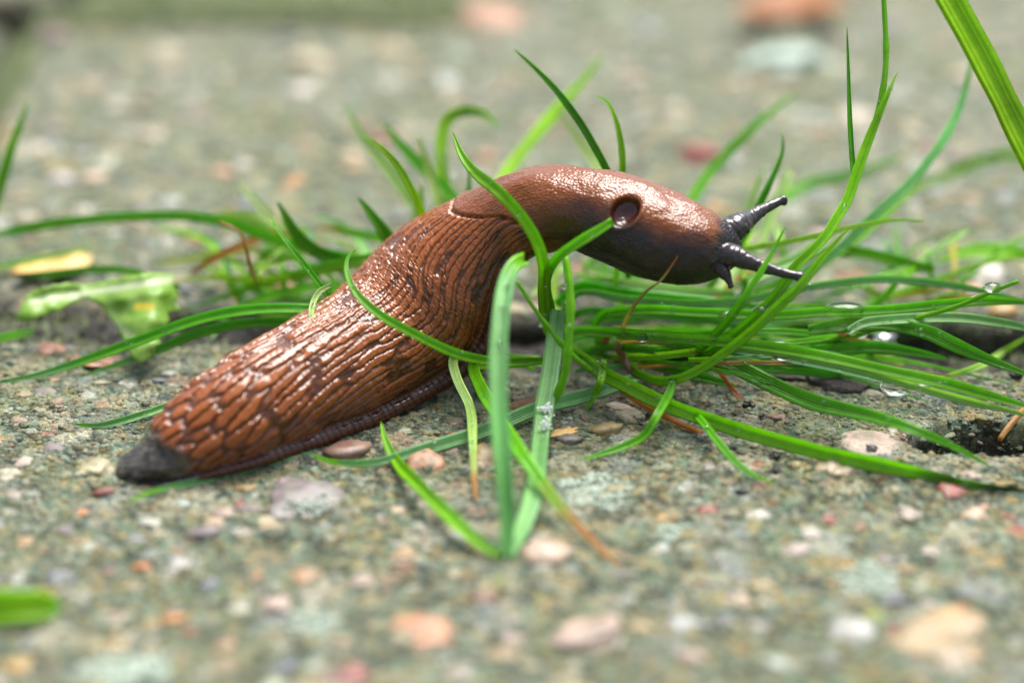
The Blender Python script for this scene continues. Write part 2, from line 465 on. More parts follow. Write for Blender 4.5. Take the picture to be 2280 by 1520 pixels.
# neighbouring slabs of the same paving, beyond the moss joints
def flat_slab(x0, x1, y0, y1, dz):
    def hf(x, y):
        d = np.minimum(np.minimum(x - x0, x1 - x), np.minimum(y - y0, y1 - y))
        return relief(x, y) + dz - roundoff(d, 5.0)
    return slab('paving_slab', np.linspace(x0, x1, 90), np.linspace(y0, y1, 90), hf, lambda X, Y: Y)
flat_slab(-330, X_LEFT - 4, 30, 162, -0.8)
flat_slab(-330, -90, 176, 330, -1.0)
flat_slab(-330, 330, 345, 560, -1.0)
flat_slab(-420, -216, -300, 18, 0.0)
flat_slab(216, 420, -300, 12, 0.0)

# sand grains: real little stones set in the paste
def grains(name, par, n, region, hfun, rmin, rmax, sub, seed, mat=M_GRAIN, sink=0.5, flat=0.6):
    r = np.random.default_rng(seed)
    v0, f0 = ico(sub)
    x, y = region(r, n)
    n = len(x)
    rad = rmin + (rmax - rmin) * r.random(n) ** 2.6
    z = hfun(x, y)
    sc3 = np.stack([rad * r.uniform(0.75, 1.4, n), rad * r.uniform(0.75, 1.25, n), rad * flat * r.uniform(0.7, 1.2, n)], -1)
    lump = 1 + 0.20 * np.sin(v0[None] @ r.normal(size=(n, 3, 1)) * 3 + r.uniform(0, 6, (n, 1, 1))) + 0.10 * r.normal(size=(n, len(v0), 1))
    V = v0[None] * lump * sc3[:, None, :]
    a = r.uniform(0, 6.28, n); ca, sa = np.cos(a)[:, None], np.sin(a)[:, None]
    V = np.stack([V[..., 0] * ca - V[..., 1] * sa, V[..., 0] * sa + V[..., 1] * ca, V[..., 2]], -1)
    V += np.stack([x, y, z - sink * rad * flat * 0.6], -1)[:, None, :]
    F = f0[None] + (np.arange(n) * len(v0))[:, None, None]
    return obj(name, mesh_np(name, V.reshape(-1, 3), F.reshape(-1, 3)), mat, par, kind='stuff')
def reg_near(r, n):
    px = r.uniform(-60, 2340, n); py = r.uniform(760, 1560, n)
    g = np.array([G(a, b) for a, b in zip(px, py)])
    k = g[:, 1] < y_near(g[:, 0]) - 0.4
    return g[k, 0], g[k, 1]
def reg_focus(r, n):
    x = r.uniform(-70, 75, n); y = r.uniform(-30, 20, n); k = y < y_near(x) - 0.3
    return x[k], y[k]
def reg_far(r, n):
    x = r.uniform(X_LEFT, 112, n); y = r.uniform(26, 185, n)
    k = (y > y_far(x) + 0.4) & (y < y_end(x) - 1) & (np.abs(x) < 72 + (y - 20) * 0.24)
    return x[k], y[k]
grains('sand_grains', near_slab, 20000, reg_focus, H_near, 0.12, 0.62, 0, 1)
grains('coarse_grains', near_slab, 4600, reg_near, H_near, 0.35, 0.95, 1, 2)
grains('fine_grains', near_slab, 6500, reg_near, H_near, 0.2, 0.6, 0, 3)
grains('sand_grains', far_slab, 9000, reg_far, H_far, 0.25, 0.85, 0, 4)
grains('coarse_grains', far_slab, 2600, reg_far, H_far, 0.5, 1.3, 1, 5)

# pebbles one can pick out, each its own piece of its slab
PEBM = []
for k in range(7):
    v, f = ico(2)
    r = np.random.default_rng(100 + k)
    d = 1 + 0.20 * np.sin(v @ r.normal(size=3) * 2.5 + k) + 0.16 * np.sin(v @ r.normal(size=3) * 4 + 2 * k) + 0.08 * np.sin(v @ r.normal(size=3) * 8)
    v = v * d[:, None]
    v = np.sign(v) * np.abs(v) ** 0.86
    me = mesh_np('pebble', v, f); me.materials.append(M_PEB); PEBM.append(me)
CREAM, WHITE, SALM, RED, ORG, MAUVE, BLUEG, TAN, DARK, PINK, MINT, RUST, OCHRE, LIME = (
    (0.62, 0.50, 0.33), (0.70, 0.66, 0.58), (0.58, 0.25, 0.13), (0.36, 0.06, 0.05), (0.62, 0.25, 0.07), (0.26, 0.19, 0.22), (0.16, 0.18, 0.22),
    (0.46, 0.31, 0.13), (0.06, 0.045, 0.05), (0.56, 0.43, 0.33), (0.52, 0.58, 0.52), (0.24, 0.09, 0.05), (0.58, 0.33, 0.06), (0.42, 0.46, 0.03))
def pebble(x, y, wid, col, flat=0.5, asp=0.8, raise_=0.0, rz=None, tone=0.75):
    far = y > y_far(np.array(x))
    if not far and y > y_near(np.array(x)): return None
    par = far_slab if far else near_slab
    o = obj('pebble', random.choice(PEBM), None, par)
    z = float(HGT(x, y))
    h = wid / 2 * flat
    o.location = (x * S, y * S, (z + h * (raise_ - 0.58)) * S)
    o.scale = (wid / 2, wid / 2 * asp, h)
    o.rotation_euler = (random.uniform(-.15, .15), random.uniform(-.15, .15), random.uniform(-.35, .35) if rz is None else rz)
    o.color = (*[min(1, max(0, c * tone * random.uniform(0.9, 1.1))) for c in col], 1)
    return o
NAMED = [(22, 1055, 52, CREAM), (215, 1050, 76, CREAM), (235, 1092, 50, RED), (183, 1140, 36, ORG), (550, 1085, 46, TAN), (535, 1120, 22, RED),
 (500, 1140, 44, PINK), (330, 1165, 48, WHITE), (475, 1160, 42, CREAM), (455, 1190, 74, MAUVE), (245, 1275, 36, RUST), (312, 1262, 46, ORG), (402, 1262, 52, WHITE),
 (685, 1283, 64, SALM), (135, 1290, 66, BLUEG), (385, 1375, 52, ORG), (340, 1385, 40, TAN), (575, 1288, 30, SALM), (1080, 1330, 58, RUST), (945, 1395, 130, SALM), (1300, 1405, 165, PINK),
 (1545, 1468, 58, PINK), (2105, 1425, 215, TAN), (1885, 1405, 92, MINT), (785, 1500, 74, RED), (35, 1480, 62, OCHRE), (1220, 1240, 88, CREAM), (935, 1030, 80, SALM),
 (775, 1003, 100, (0.34, 0.19, 0.15)), (1865, 1050, 80, CREAM), (2120, 1095, 62, RED), (1575, 1142, 42, RED), (1475, 1155, 34, OCHRE), (1840, 1155, 34, RED), (2170, 1145, 58, CREAM),
 (1810, 1190, 38, WHITE), (1775, 1220, 54, PINK), (1700, 1310, 64, TAN), (1400, 930, 62, CREAM), (1352, 962, 72, TAN), (1268, 987, 58, MAUVE), (1090, 1022, 84, TAN),
 (1725, 935, 46, RUST), (1945, 992, 120, PINK), (2020, 1270, 50, TAN), (880, 1135, 40, CREAM), (1010, 1190, 44, CREAM), (900, 1240, 56, TAN), (805, 1300, 56, PINK), (610, 1345, 70, PINK),
 (640, 1480, 60, BLUEG), (1420, 1400, 50, TAN), (1620, 1385, 50, BLUEG), (1520, 1390, 66, MINT), (260, 1430, 60, TAN), (1990, 1340, 50, BLUEG), (115, 775, 64, SALM),
 (1000, 1010, 40, RUST), (640, 1070, 44, MAUVE), (60, 880, 24, TAN), (120, 845, 22, SALM), (420, 890, 30, WHITE), (375, 830, 26, WHITE), (350, 850, 40, BLUEG), (225, 855, 36, CREAM),
 (2130, 1480, 60, PINK), (2200, 1010, 34, CREAM), (1650, 1340, 52, CREAM), (1130, 1450, 60, TAN), (470, 1300, 44, BLUEG), (150, 1180, 40, MAUVE), (60, 1210, 46, TAN),
 (680, 200, 64, WHITE), (255, 240, 46, WHITE), (1750, 132, 160, MINT), (1565, 343, 90, RED), (1640, 350, 50, MAUVE), (1110, 42, 120, SALM), (690, 142, 100, CREAM), (112, 78, 64, (0.34, 0.10, 0.24)),
 (210, 188, 46, SALM), (155, 195, 32, OCHRE), (480, 330, 34, DARK), (490, 382, 48, SALM), (545, 360, 44, WHITE), (660, 402, 50, ORG), (2062, 325, 56, RUST), (2205, 606, 84, WHITE),
 (2140, 655, 100, SALM), (1990, 640, 70, PINK), (2235, 690, 60, OCHRE), (640, 640, 66, ORG), (850, 312, 64, SALM), (1080, 350, 56, SALM), (1600, 458, 42, ORG), (1835, 520, 50, PINK),
 (560, 460, 60, BLUEG), (140, 400, 50, WHITE), (90, 330, 50, WHITE), (210, 400, 60, CREAM), (770, 350, 60, TAN), (900, 480, 60, BLUEG), (1500, 250, 60, PINK), (1420, 180, 50, CREAM),
 (1900, 260, 90, CREAM), (1450, 60, 70, BLUEG), (2150, 180, 70, CREAM), (1980, 60, 60, MAUVE), (1000, 180, 70, MINT), (640, 80, 60, BLUEG), (860, 110, 70, TAN), (380, 120, 80, PINK),
 (330, 300, 60, CREAM), (2240, 440, 60, BLUEG), (60, 480, 50, PINK), (180, 470, 44, WHITE), (300, 500, 40, PINK), (410, 640, 50, BLUEG), (700, 620, 40, CREAM), (640, 420, 40, TAN)]
for px, py, w, c in NAMED:
    g = G(px, py)
    k = (np.linalg.norm(g - CAM)) / DIST
    big = w > 110
    pebble(g[0], g[1], w * 1.12 * PXMM * k, c, 0.32 if big else 0.58, random.uniform(0.75, 1.0) if not big else 0.9, raise_=0.12, tone=0.74)
g = G(700, 1122); pebble(g[0], g[1], 10.0, MAUVE, 0.22, 0.9)
g = G(1945, 1374); pebble(g[0], g[1], 2.4, LIME, 0.4)
pal = [CREAM, TAN, WHITE, PINK, BLUEG, MAUVE, SALM, MINT, OCHRE, DARK, CREAM, TAN, BLUEG, WHITE]
rr = np.random.default_rng(5)
for reg, n in ((reg_near, 260), (reg_far, 420)):
    x, y = reg(rr, n)
    for a, b in list(zip(x, y))[:190 if reg is reg_near else 215]:
        if reg is reg_near and -52 < a < -5 and -22 < b < 14: continue
        pebble(a, b, rr.uniform(1.3, 3.4) * (1.25 if reg is reg_far else 1.0), tuple(0.62 * c + 0.38 * q for c, q in zip(random.choice(pal), (0.24, 0.25, 0.19))), 0.42, rr.uniform(0.7, 1.0))

# ------------------------------------------------------------------ the slug
SLUG = [(-49.61,-18.90,0.09,0.78,0.39), (-47.90,-18.19,0.72,3.09,1.39), (-45.25,-17.56,1.45,4.33,2.60), (-43.03,-16.74,2.40,4.84,4.12), (-39.97,-14.83,3.36,5.80,5.51), (-35.33,-11.31,4.30,6.89,6.89), (-29.33,-5.65,4.93,7.83,7.83), (-22.64,0.30,5.39,8.53,8.53), (-16.75,7.40,5.69,9.12,9.12), (-11.93,12.20,8.27,10.08,10.08), (-7.98,12.96,12.11,9.89,9.89), (-4.48,12.80,16.36,8.83,8.83), (-1.75,12.49,20.29,6.66,6.66), (1.17,11.21,22.22,6.29,6.29), (4.83,9.72,23.73,6.00,6.00), (8.98,8.35,24.34,5.63,5.63), (13.84,6.47,23.46,6.15,6.15), (18.48,4.85,22.18,6.25,6.25), (22.46,3.62,21.49,5.61,5.61), (25.96,3.31,20.85,4.58,4.58), (28.00,3.26,20.74,3.34,3.34), (29.30,3.05,20.31,1.74,1.74), (29.92,2.97,20.15,0.75,0.75)]
PROF = np.array([(0, 1), (.38, .93), (.72, .70), (.94, .36), (1, .02), (.95, -.24), (.885, -.37), (.985, -.46), (1.0, -.58), (.88, -.65), (.4, -.62), (0, -.60)], float)
def build_slug():
    root = empty('slug', (-23, 1.4, 0), 'wet brown slug with ridged back arching over the grass tuft', 'slug')
    NS, NQ = 1000, 420
    ctr = resample(crom(np.array(SLUG), np.linspace(0, 1, 3000)), NS)
    C, A, Hh = ctr[:, :3], ctr[:, 3], ctr[:, 4]
    C0 = C.copy(); i_ = np.arange(NS)
    wide = sstep(150, 330, i_) * sstep(760, 600, i_)     # take the kinks out of the spine, most where it lifts off the ground
    for hw_, m_ in ((20, np.ones(NS)), (75, wide), (75, wide), (50, wide)):
        for k in range(3):
            sm = np.convolve(np.pad(C[:, k], hw_, mode='reflect', reflect_type='odd'), np.ones(2 * hw_ + 1) / (2 * hw_ + 1), 'valid')
            C[:, k] = C[:, k] + (sm - C[:, k]) * m_
    for arr in (A, Hh):
        sm = np.convolve(np.pad(arr, 45, mode='edge'), np.ones(91) / 91, 'valid'); arr += (sm - arr) * wide
    C[0], C[-1] = SLUG[0][:3], SLUG[-1][:3]
    T = np.gradient(C, axis=0); T /= np.linalg.norm(T, axis=1)[:, None]
    B = np.cross(T, [0, 0, 1.0]); B /= np.linalg.norm(B, axis=1)[:, None]   # towards the slug's right side, which faces the camera
    N = np.cross(B, T)
    arc = np.concatenate([[0], np.cumsum(np.linalg.norm(np.diff(C, axis=0), axis=1))])
    LEN = arc[-1]
    pr = crom(np.hstack([PROF, np.zeros((len(PROF), 1))]), np.linspace(0, 1, 800))
    pl = np.concatenate([[0], np.cumsum(np.linalg.norm(np.diff(pr, axis=0), axis=1))]); half = pl[-1]; pl /= half
    q = np.linspace(-1, 1, NQ, endpoint=False)
    pb = np.interp(np.abs(q), pl, pr[:, 0]) * np.sign(q); pn = np.interp(np.abs(q), pl, pr[:, 1])
    qf = np.interp(-0.42, -pr[:400, 1][::1], pl[:400]) if False else pl[np.argmin(np.abs(pr[:, 1] + 0.37) + (pl > 0.8))]
    # the head end has no flange: a plain rounded sole edge there
    P2 = np.array([(0, 1), (.38, .93), (.72, .70), (.94, .36), (.985, .05), (.92, -.22), (.80, -.42), (.68, -.58), (.52, -.68), (.35, -.73), (.15, -.73), (0, -.72)], float)
    pr2 = crom(np.hstack([P2, np.zeros((len(P2), 1))]), np.linspace(0, 1, 800))
    pl2 = np.concatenate([[0], np.cumsum(np.linalg.norm(np.diff(pr2, axis=0), axis=1))]); pl2 /= pl2[-1]
    fw = sstep(0.60, 0.74, arc / LEN)[:, None]
    PB = pb[None] * (1 - fw) + (np.interp(np.abs(q), pl2, pr2[:, 0]) * np.sign(q))[None] * fw
    PN = pn[None] * (1 - fw) + np.interp(np.abs(q), pl2, pr2[:, 1])[None] * fw
    V = C[:, None] + PB[..., None] * A[:, None, None] * B[:, None] + PN[..., None] * Hh[:, None, None] * N[:, None]
    def normals(V):
        du = np.gradient(V, axis=0); dv = np.roll(V, -1, 1) - np.roll(V, 1, 1)
        n = np.cross(dv, du); n /= np.linalg.norm(n, axis=2)[..., None] + 1e-12
        ctrd = V - C[:, None]
        if (n * ctrd).sum() < 0: n = -n
        return n
    Nrm = normals(V)
    s = arc[:, None] + 0 * q[None]; Q = np.abs(q)[None] + 0 * s; SQ = q[None] + 0 * s
    def station(i): return arc[np.argmin(np.linalg.norm(C - np.array(SLUG[i][:3]), axis=1))]
    sT, sM, sH = station(3) - 0.6, station(11) + 2.6, station(19) + 0.4
    # --- masks
    mantle_edge = sM + 9.0 * sstep(0.06, 0.55, Q) + 0.35 * vn(SQ * 14, s * 0, 3)
    mant = sstep(-0.25, 0.35, s - mantle_edge)
    head = sstep(-1.0, 0.7, s - 0.5 * vn(SQ * 12, s * 0.4, 77) - (sH - 1.0 * sstep(0.2, 0.6, Q)))
    tailpad = 1 - sstep(-0.7, 0.7, s - sT - 1.4 * sstep(0.05, 0.5, Q) - 0.3 * vn(SQ * 9, s * 0, 12))
    fringe = sstep(qf - 0.012, qf + 0.012, Q) * (1 - 0.85 * fw)
    sole = sstep(qf + 0.13, qf + 0.17, Q)
    # --- tubercle ridges: rows run along the body, long and fine at the front, short and coarse at the tail
    ss = arc
    w_row = np.interp(ss, [sT, sT + 12, sT + 32, sM + 8], [1.45, 1.25, 0.88, 0.72])
    Lc = np.interp(ss, [sT, sT + 8, sT + 22, sM], [3.0, 4.8, 11.0, 20.0])
    rows = np.interp(ss, [0, sT + 4, sT + 14, sT + 26, LEN], [9.0, 11.0, 18.0, 27.0, 29.0])
    rows = np.convolve(np.pad(rows, 30, mode='edge'), np.ones(61) / 61, 'valid')
    u = np.concatenate([[0], np.cumsum(np.diff(ss) / Lc[1:])])
    U_ = u[:, None] + 0.10 * vn(s * 0.9, SQ * 20, 8); V_ = SQ * rows[:, None] + 0.13 * vn(s * 0.35, SQ * 14, 9) + 0.11 * vn(s * 1.9, SQ * 30, 10)
    f1, f2, idv = worley(U_, V_, 60, 0.9, 0.30)
    edge = f2 - f1
    rid = sstep(0.02, 1.0, edge / np.interp(ss, [sT, sT + 14, sT + 30], [0.42, 0.40, 0.30])[:, None])
    serr = vn(s * 2.6, V_ * 2.0, 14) * 0.5 + vn(s * 4.6, V_ * 3.0, 15) * 0.5
    amp = np.interp(ss, [sT, sT + 10, sT + 30, sM], [0.46, 0.42, 0.30, 0.24])[:, None]
    back = (1 - mant) * (1 - fringe) * (1 - tailpad) * (1 - head)
    low = sstep(0.46, 0.66, Q)
    disp = back * (amp * (1 - 0.45 * low) * (rid - 0.5) + 0.085 * serr * sstep(sT + 6, sT + 24, s))
    # --- mantle: fine grain, a raised rim at its back edge
    g1, g2, _ = worley(s * 2.7, SQ * 42.0, 80)
    gran = sstep(0.05, 0.5, g2 - g1)
    disp += mant * (1 - head) * (0.34 + 0.060 * (gran - 0.5) + 0.03 * vn(s * 2.3, SQ * 50, 16) + 0.16 * fbm(s * 0.25, SQ * 6, 17, 2)) * (1 - fringe)
    disp -= 0.30 * np.exp(-((s - mantle_edge + 0.3) / 0.28) ** 2) * (1 - low) * (1 - fringe)
    # --- head and tail pad
    disp += head * 0.14 * (sstep(0.05, 0.5, g2 - g1) - 0.4) + tailpad * (0.32 * vn(s * 0.9, SQ * 7, 21) + 0.10 * vn(s * 3, SQ * 25, 22))
    disp *= sstep(0, 1.2, s) * sstep(0, 0.8, LEN - s)
    # --- foot fringe: fine cross grooves
    stripe = np.abs(np.sin(s * math.pi / 0.95 + 0.7 * vn(s * 0.7, SQ * 6, 30)))
    disp += fringe * (1 - sole) * (-0.10 * (1 - sstep(0.0, 0.45, stripe)) + 0.06 * vn(s * 1.2, SQ * 20, 31))
    # body wrinkles, where the body bends
    disp += 0.10 * fbm(s * 0.35, SQ * 7, 33, 3) * (1 - fringe)
    # --- breathing hole on the right of the mantle
    pq, dd = proj(V)
    face = (Nrm * (V - CAM)).sum(2) < 0
    dist = np.hypot(pq[..., 0] - 1392, pq[..., 1] - 470) + np.where(face, 0, 1e4)
    i0, j0 = np.unravel_index(np.argmin(dist), dist.shape)
    rel = V - V[i0, j0]
    tu = T[i0]; tv = np.cross(Nrm[i0, j0], tu)
    ca, sa = math.cos(0.25), math.sin(0.25)
    eu, ev = rel @ tu, rel @ tv
    eu, ev = eu * ca - ev * sa, eu * sa + ev * ca
    r = np.hypot(eu / 1.72, ev / 2.15) + (np.abs(rel @ Nrm[i0, j0]) > 3) * 9
    hole = sstep(1.06, 0.86, r)
    disp = disp * (1 - hole) - 1.35 * hole * (1 - 0.6 * np.clip(r, 0, 1) ** 2) * (1 + 0.03 * vn(s * 3.0, SQ * 60, 71)) + 0.20 * np.exp(-((r - 1.22) / 0.16) ** 2)
    V2 = V + Nrm * disp[..., None]
    V2[..., 2] = np.where((s < station(8)) & (V2[..., 2] < 0.02), 0.02, V2[..., 2])
    # --- skin colour: pigment, with shade painted on lower flank and front
    c_ridge = np.array([0.255, 0.070, 0.010]); c_groove = np.array([0.085, 0.024, 0.006])
    c_mant = np.array([0.185, 0.050, 0.007]); c_dark = np.array([0.010, 0.006, 0.004]); c_head = np.array([0.014, 0.011, 0.013])
    lerp = lambda a, b, m: a + (b - a) * m[..., None]
    col = lerp(c_groove + 0 * V, c_ridge, np.clip(rid * 1.05, 0, 1))
    col = col * (1 + 0.22 * (idv - 0.5))[..., None]
    col = lerp(col, c_mant * (1 + 0.25 * (gran - 0.5))[..., None], mant)
    mott = fbm(s * 0.28, SQ * 7, 41, 4)
    lowm = sstep(0.40, 0.66, Q + 0.09 * mott) * (1 - fringe)
    col = lerp(col, c_dark, 0.80 * lowm * sstep(-0.6, 0.4, mott + 0.2) * (1 - 0.25 * rid))  # black speckle pigment, deepened by painted shade low on the flank
    fr = np.array([0.080, 0.022, 0.010]); fcol = fr * (0.35 + 0.65 * sstep(0.1, 0.5, stripe))[..., None]
    col = lerp(col, fcol, fringe)
    front = sstep(sM + 6, sM + 20, s)
    col = lerp(col, c_dark * 0.45, 0.97 * front * sstep(0.20, 0.42, Q + 0.06 * mott))  # lower front painted near black to stand for shade
    col = lerp(col, c_head, head)
    grey = np.array([0.048, 0.040, 0.030]) * (1 + 0.75 * vn(s * 1.3, SQ * 12, 44))[..., None]
    col = lerp(col, grey, tailpad * (1 - fringe)); col = lerp(col, np.array([0.03, 0.016, 0.018]), tailpad * fringe)
    col = lerp(col, np.array([0.062, 0.016, 0.010]), hole)
    col = np.clip(col, 0.003, 1)
    F = grid_faces(NS, NQ, True)
    body = child('body', V2.reshape(-1, 3), F[:, ::-1], M_SLUG, root, col=col.reshape(-1, 3))
    # close the two ends with a point each is not needed: the end rings are under half a millimetre wide
    # --- eyestalks and feeler
    def stalk(name, pts, bulb, rgb):
        p = np.array([[*P(x, y, o), rr_ * PXMM] for x, y, o, rr_ in pts])
        p = resample(crom(p, np.linspace(0, 1, 300)), 90)
        c, rad = p[:, :3], p[:, 3].copy()
        t = np.linspace(0, 1, 90)
        rad *= 1 + bulb * np.exp(-((t - 0.955) / 0.035) ** 2)
        rad *= np.sqrt(np.clip((1 - t) / 0.03, 0, 1))
        tt = np.gradient(c, axis=0); tt /= np.linalg.norm(tt, axis=1)[:, None]
        b = np.cross(tt, [0.1, 0.9, 0.4]); b /= np.linalg.norm(b, axis=1)[:, None]; n = np.cross(b, tt)
        a = np.linspace(0, 2 * math.pi, 28, endpoint=False)
        aa, ti = np.meshgrid(a, t)
        rr_ = rad[:, None] * (1 + 0.06 * vn(ti * 40, aa * 2.2, 5) + 0.05 * vn(ti * 70, aa * 3.5, 9))
        vv = c[:, None] + rr_[..., None] * (np.cos(aa)[..., None] * b[:, None] + np.sin(aa)[..., None] * n[:, None])
        cc = np.array(rgb) * (1 + 0.35 * vn(ti * 30, aa * 2.5, 6))[..., None]
        child(name, vv.reshape(-1, 3), grid_faces(90, 28, True), M_SLUG, root, col=cc.reshape(-1, 3))
    stalk('eyestalk', [(1608, 528, -1.5, 34), (1640, 505, -1, 29), (1664, 489, 0.5, 21), (1700, 466, 2, 13), (1730, 451, 3, 10), (1753, 443, 3.5, 10)], 0.22, (0.026, 0.022, 0.026))
    stalk('eyestalk', [(1596, 562, -4.5, 32), (1634, 570, -5, 25), (1668, 583, -5.5, 18), (1710, 598, -6, 13), (1750, 609, -6.3, 10.5), (1792, 619, -6.5, 10)], 0.20, (0.026, 0.020, 0.022))
    stalk('feeler', [(1592, 585, -4.5, 22), (1612, 607, -5, 15), (1623, 625, -5.2, 8), (1629, 642, -5.4, 5)], 0.2, (0.018, 0.013, 0.013))
    # the foot lip that folds where the body bends over the grass
    return root, V2
slug_root, SV = build_slug()

# ------------------------------------------------------------------ grass
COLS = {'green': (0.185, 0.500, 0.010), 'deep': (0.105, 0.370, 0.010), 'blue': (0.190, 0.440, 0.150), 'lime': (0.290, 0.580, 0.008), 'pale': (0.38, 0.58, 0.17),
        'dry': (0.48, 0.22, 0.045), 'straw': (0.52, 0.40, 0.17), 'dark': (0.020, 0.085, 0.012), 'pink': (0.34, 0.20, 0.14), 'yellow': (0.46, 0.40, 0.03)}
BLADES = []
def to_world(pt):
    x, y, o = pt
    if isinstance(o, str):
        h = float(o[1:] or 0)
        z = 0.0
        for _ in range(4):
            g = G(x, y, z + h); z = float(HGT(g[0], g[1]))
        return G(x, y, z + h)
    return P(x, y, o)
def lift(p, clear):                      # keep a point above the ground by moving it towards the camera
    for _ in range(12):
        z = float(HGT(p[0], p[1])) + clear
        if p[2] >= z: return p
        d = (CAM - p); d /= np.linalg.norm(d)
        p = p + d * min(3.0, (z - p[2]) / max(d[2], 0.2))
    return p
def blade(par, pts, w, kind='green', tip=None, tipfrac=0.12, base=None, roll=0.0, fold=0.35, stem=False, cut=False, name='grass_blade', wob=0.06, belly=0.35, clear=0.35, push=True, node=None):
    """pts from tip to base; w the widest width in photograph pixels"""
    ctrl = []
    for p in pts:
        q = lift(to_world(p), clear) if push else to_world(p)
        ctrl.append(q)
    c = resample(crom(np.array(ctrl), np.linspace(0, 1, 200)), max(14, int(10 + 1.1 * np.linalg.norm(np.diff(np.array(ctrl), axis=0), axis=1).sum())))
    if push: c = np.array([lift(q, clear * 0.8) for q in c])
    n = len(c)
    for k in range(3): c[1:-1, k] = (c[:-2, k] + 2 * c[1:-1, k] + c[2:, k]) / 4
    t = np.linspace(0, 1, n)
    T = np.gradient(c, axis=0); T /= np.linalg.norm(T, axis=1)[:, None]
    view = c - CAM; view /= np.linalg.norm(view, axis=1)[:, None]
    B = np.cross(T, view); B /= np.linalg.norm(B, axis=1)[:, None] + 1e-9
    for i in range(1, n):
        if B[i] @ B[i - 1] < 0: B[i] = -B[i]
    N = np.cross(B, T)
    sgn = np.where((N * view).sum(1) > 0, -1.0, 1.0); N *= sgn[:, None]
    seed = len(BLADES)
    rl = math.radians(roll) + 0.25 * vn(t * 2.2, t * 0 + seed * 3.7, 2)
    B, N = B * np.cos(rl)[:, None] + N * np.sin(rl)[:, None], N * np.cos(rl)[:, None] - B * np.sin(rl)[:, None]
    hw = w * 0.84 * PXMM / 2 * np.ones(n)
    if cut: hw *= 0.82 + 0.18 * sstep(0, 0.15, t)
    elif stem: hw *= 0.72 + 0.28 * t
    else: hw *= np.clip(0.06 + 0.94 * np.minimum(1, (t / belly)) ** 0.62, 0, 1)
    hw *= 1 - 0.25 * sstep(0.75, 1.0, t)
    hw *= 1 + wob * vn(t * n * 0.16, t * 0 + seed, 3)
    if node:
        for nt, na in node: hw *= 1 + na * np.exp(-((t - nt) / (1.2 / n)) ** 2)
    if stem:
        a = np.linspace(0, 2 * math.pi, 12, endpoint=False)
        cs = np.stack([np.cos(a), 0.85 * np.sin(a)], -1); ac = np.abs(np.cos(a)) * 0.5
        prof = hw[:, None, None] * cs[None]
    else:
        e = np.array([-1, -0.66, -0.33, 0, 0.33, 0.66, 1])
        th = 0.11 + 0.03 * (1 - e ** 2)
        topn = fold * np.abs(e) ** 1.3; 
        up = np.stack([e, topn], -1); dn = np.stack([e[::-1][1:-1], topn[::-1][1:-1]], -1)
        prof = hw[:, None, None] * np.concatenate([up, dn])[None]
        thick = np.concatenate([np.zeros(7), -(th[::-1][1:-1])])
        tk = np.minimum(1, hw / 0.5)
        prof[..., 1] = prof[..., 1] + thick[None] * tk[:, None]
        ac = np.concatenate([e, e[::-1][1:-1]])
    m = prof.shape[1]
    V = c[:, None] + prof[..., :1] * B[:, None] + prof[..., 1:] * N[:, None]
    F = grid_faces(n, m, True)
    if True:                                                       # close both ends
        V = np.concatenate([V.reshape(-1, 3), [c[0], c[-1]]])
        j = np.arange(m); j2 = (j + 1) % m
        F = np.concatenate([F, np.stack([j2, j, 0 * j + n * m, 0 * j + n * m], -1), np.stack([(n - 1) * m + j, (n - 1) * m + j2, 0 * j + n * m + 1, 0 * j + n * m + 1], -1)])
    r = np.random.default_rng(900 + seed)
    base_c = np.array(COLS[kind]) * r.uniform(0.85, 1.15) * (1 + 0.10 * r.normal(size=3) * [1, 0.4, 0.6])
    col = base_c[None] * (1 + 0.16 * vn(t * n * 0.11, t * 0 + seed, 7))[:, None]
    if tip: col = col + (np.array(COLS[tip]) - col) * sstep(tipfrac, tipfrac * 0.35, t + 0.04 * vn(t * 30, t * 0 + seed, 8))[:, None]
    if base: col = col + (np.array(COLS[base]) - col) * sstep(0.78, 0.97, t)[:, None]
    colv = np.repeat(np.clip(col, 0.004, 0.9), m, 0)
    colv = np.concatenate([colv, colv[:1], colv[-1:]])
    acv = np.concatenate([np.tile(ac, n), [0, 0]])
    bp = np.array(par.location) / S
    tri = F[-2 * m:][:, :3]
    # two quads cannot share a doubled corner: the caps are triangles kept as their own faces
    me = mesh_mixed(name, V - bp, F[:-2 * m], tri, colv, acv)
    o = obj(name, me, M_GRASS, par)
    BLADES.append((o, c, hw))
    return o
def mesh_mixed(name, V, quads, tris, col, ac):
    me = bpy.data.meshes.new(name)
    me.from_pydata((np.asarray(V) * S).tolist(), [], quads.tolist() + tris.tolist())
    me.polygons.foreach_set('use_smooth', np.ones(len(me.polygons), bool))
    c = np.ones((len(V), 4), np.float32); c[:, :3] = col
    me.color_attributes.new('Col', 'FLOAT_COLOR', 'POINT').data.foreach_set('color', c.ravel())
    me.attributes.new('across', 'FLOAT', 'POINT').data.foreach_set('value', np.asarray(ac, np.float32))
    me.update()
    return me

TUFT = G(1345, 815, -2.0)
tuft = empty('grass_tuft', TUFT, 'large wet green grass tuft rooted in the slab joint beneath the slug', 'grass')
R0 = (1345, 800, 'g0.5')
A = lambda *a, **k: blade(tuft, *a, **k)
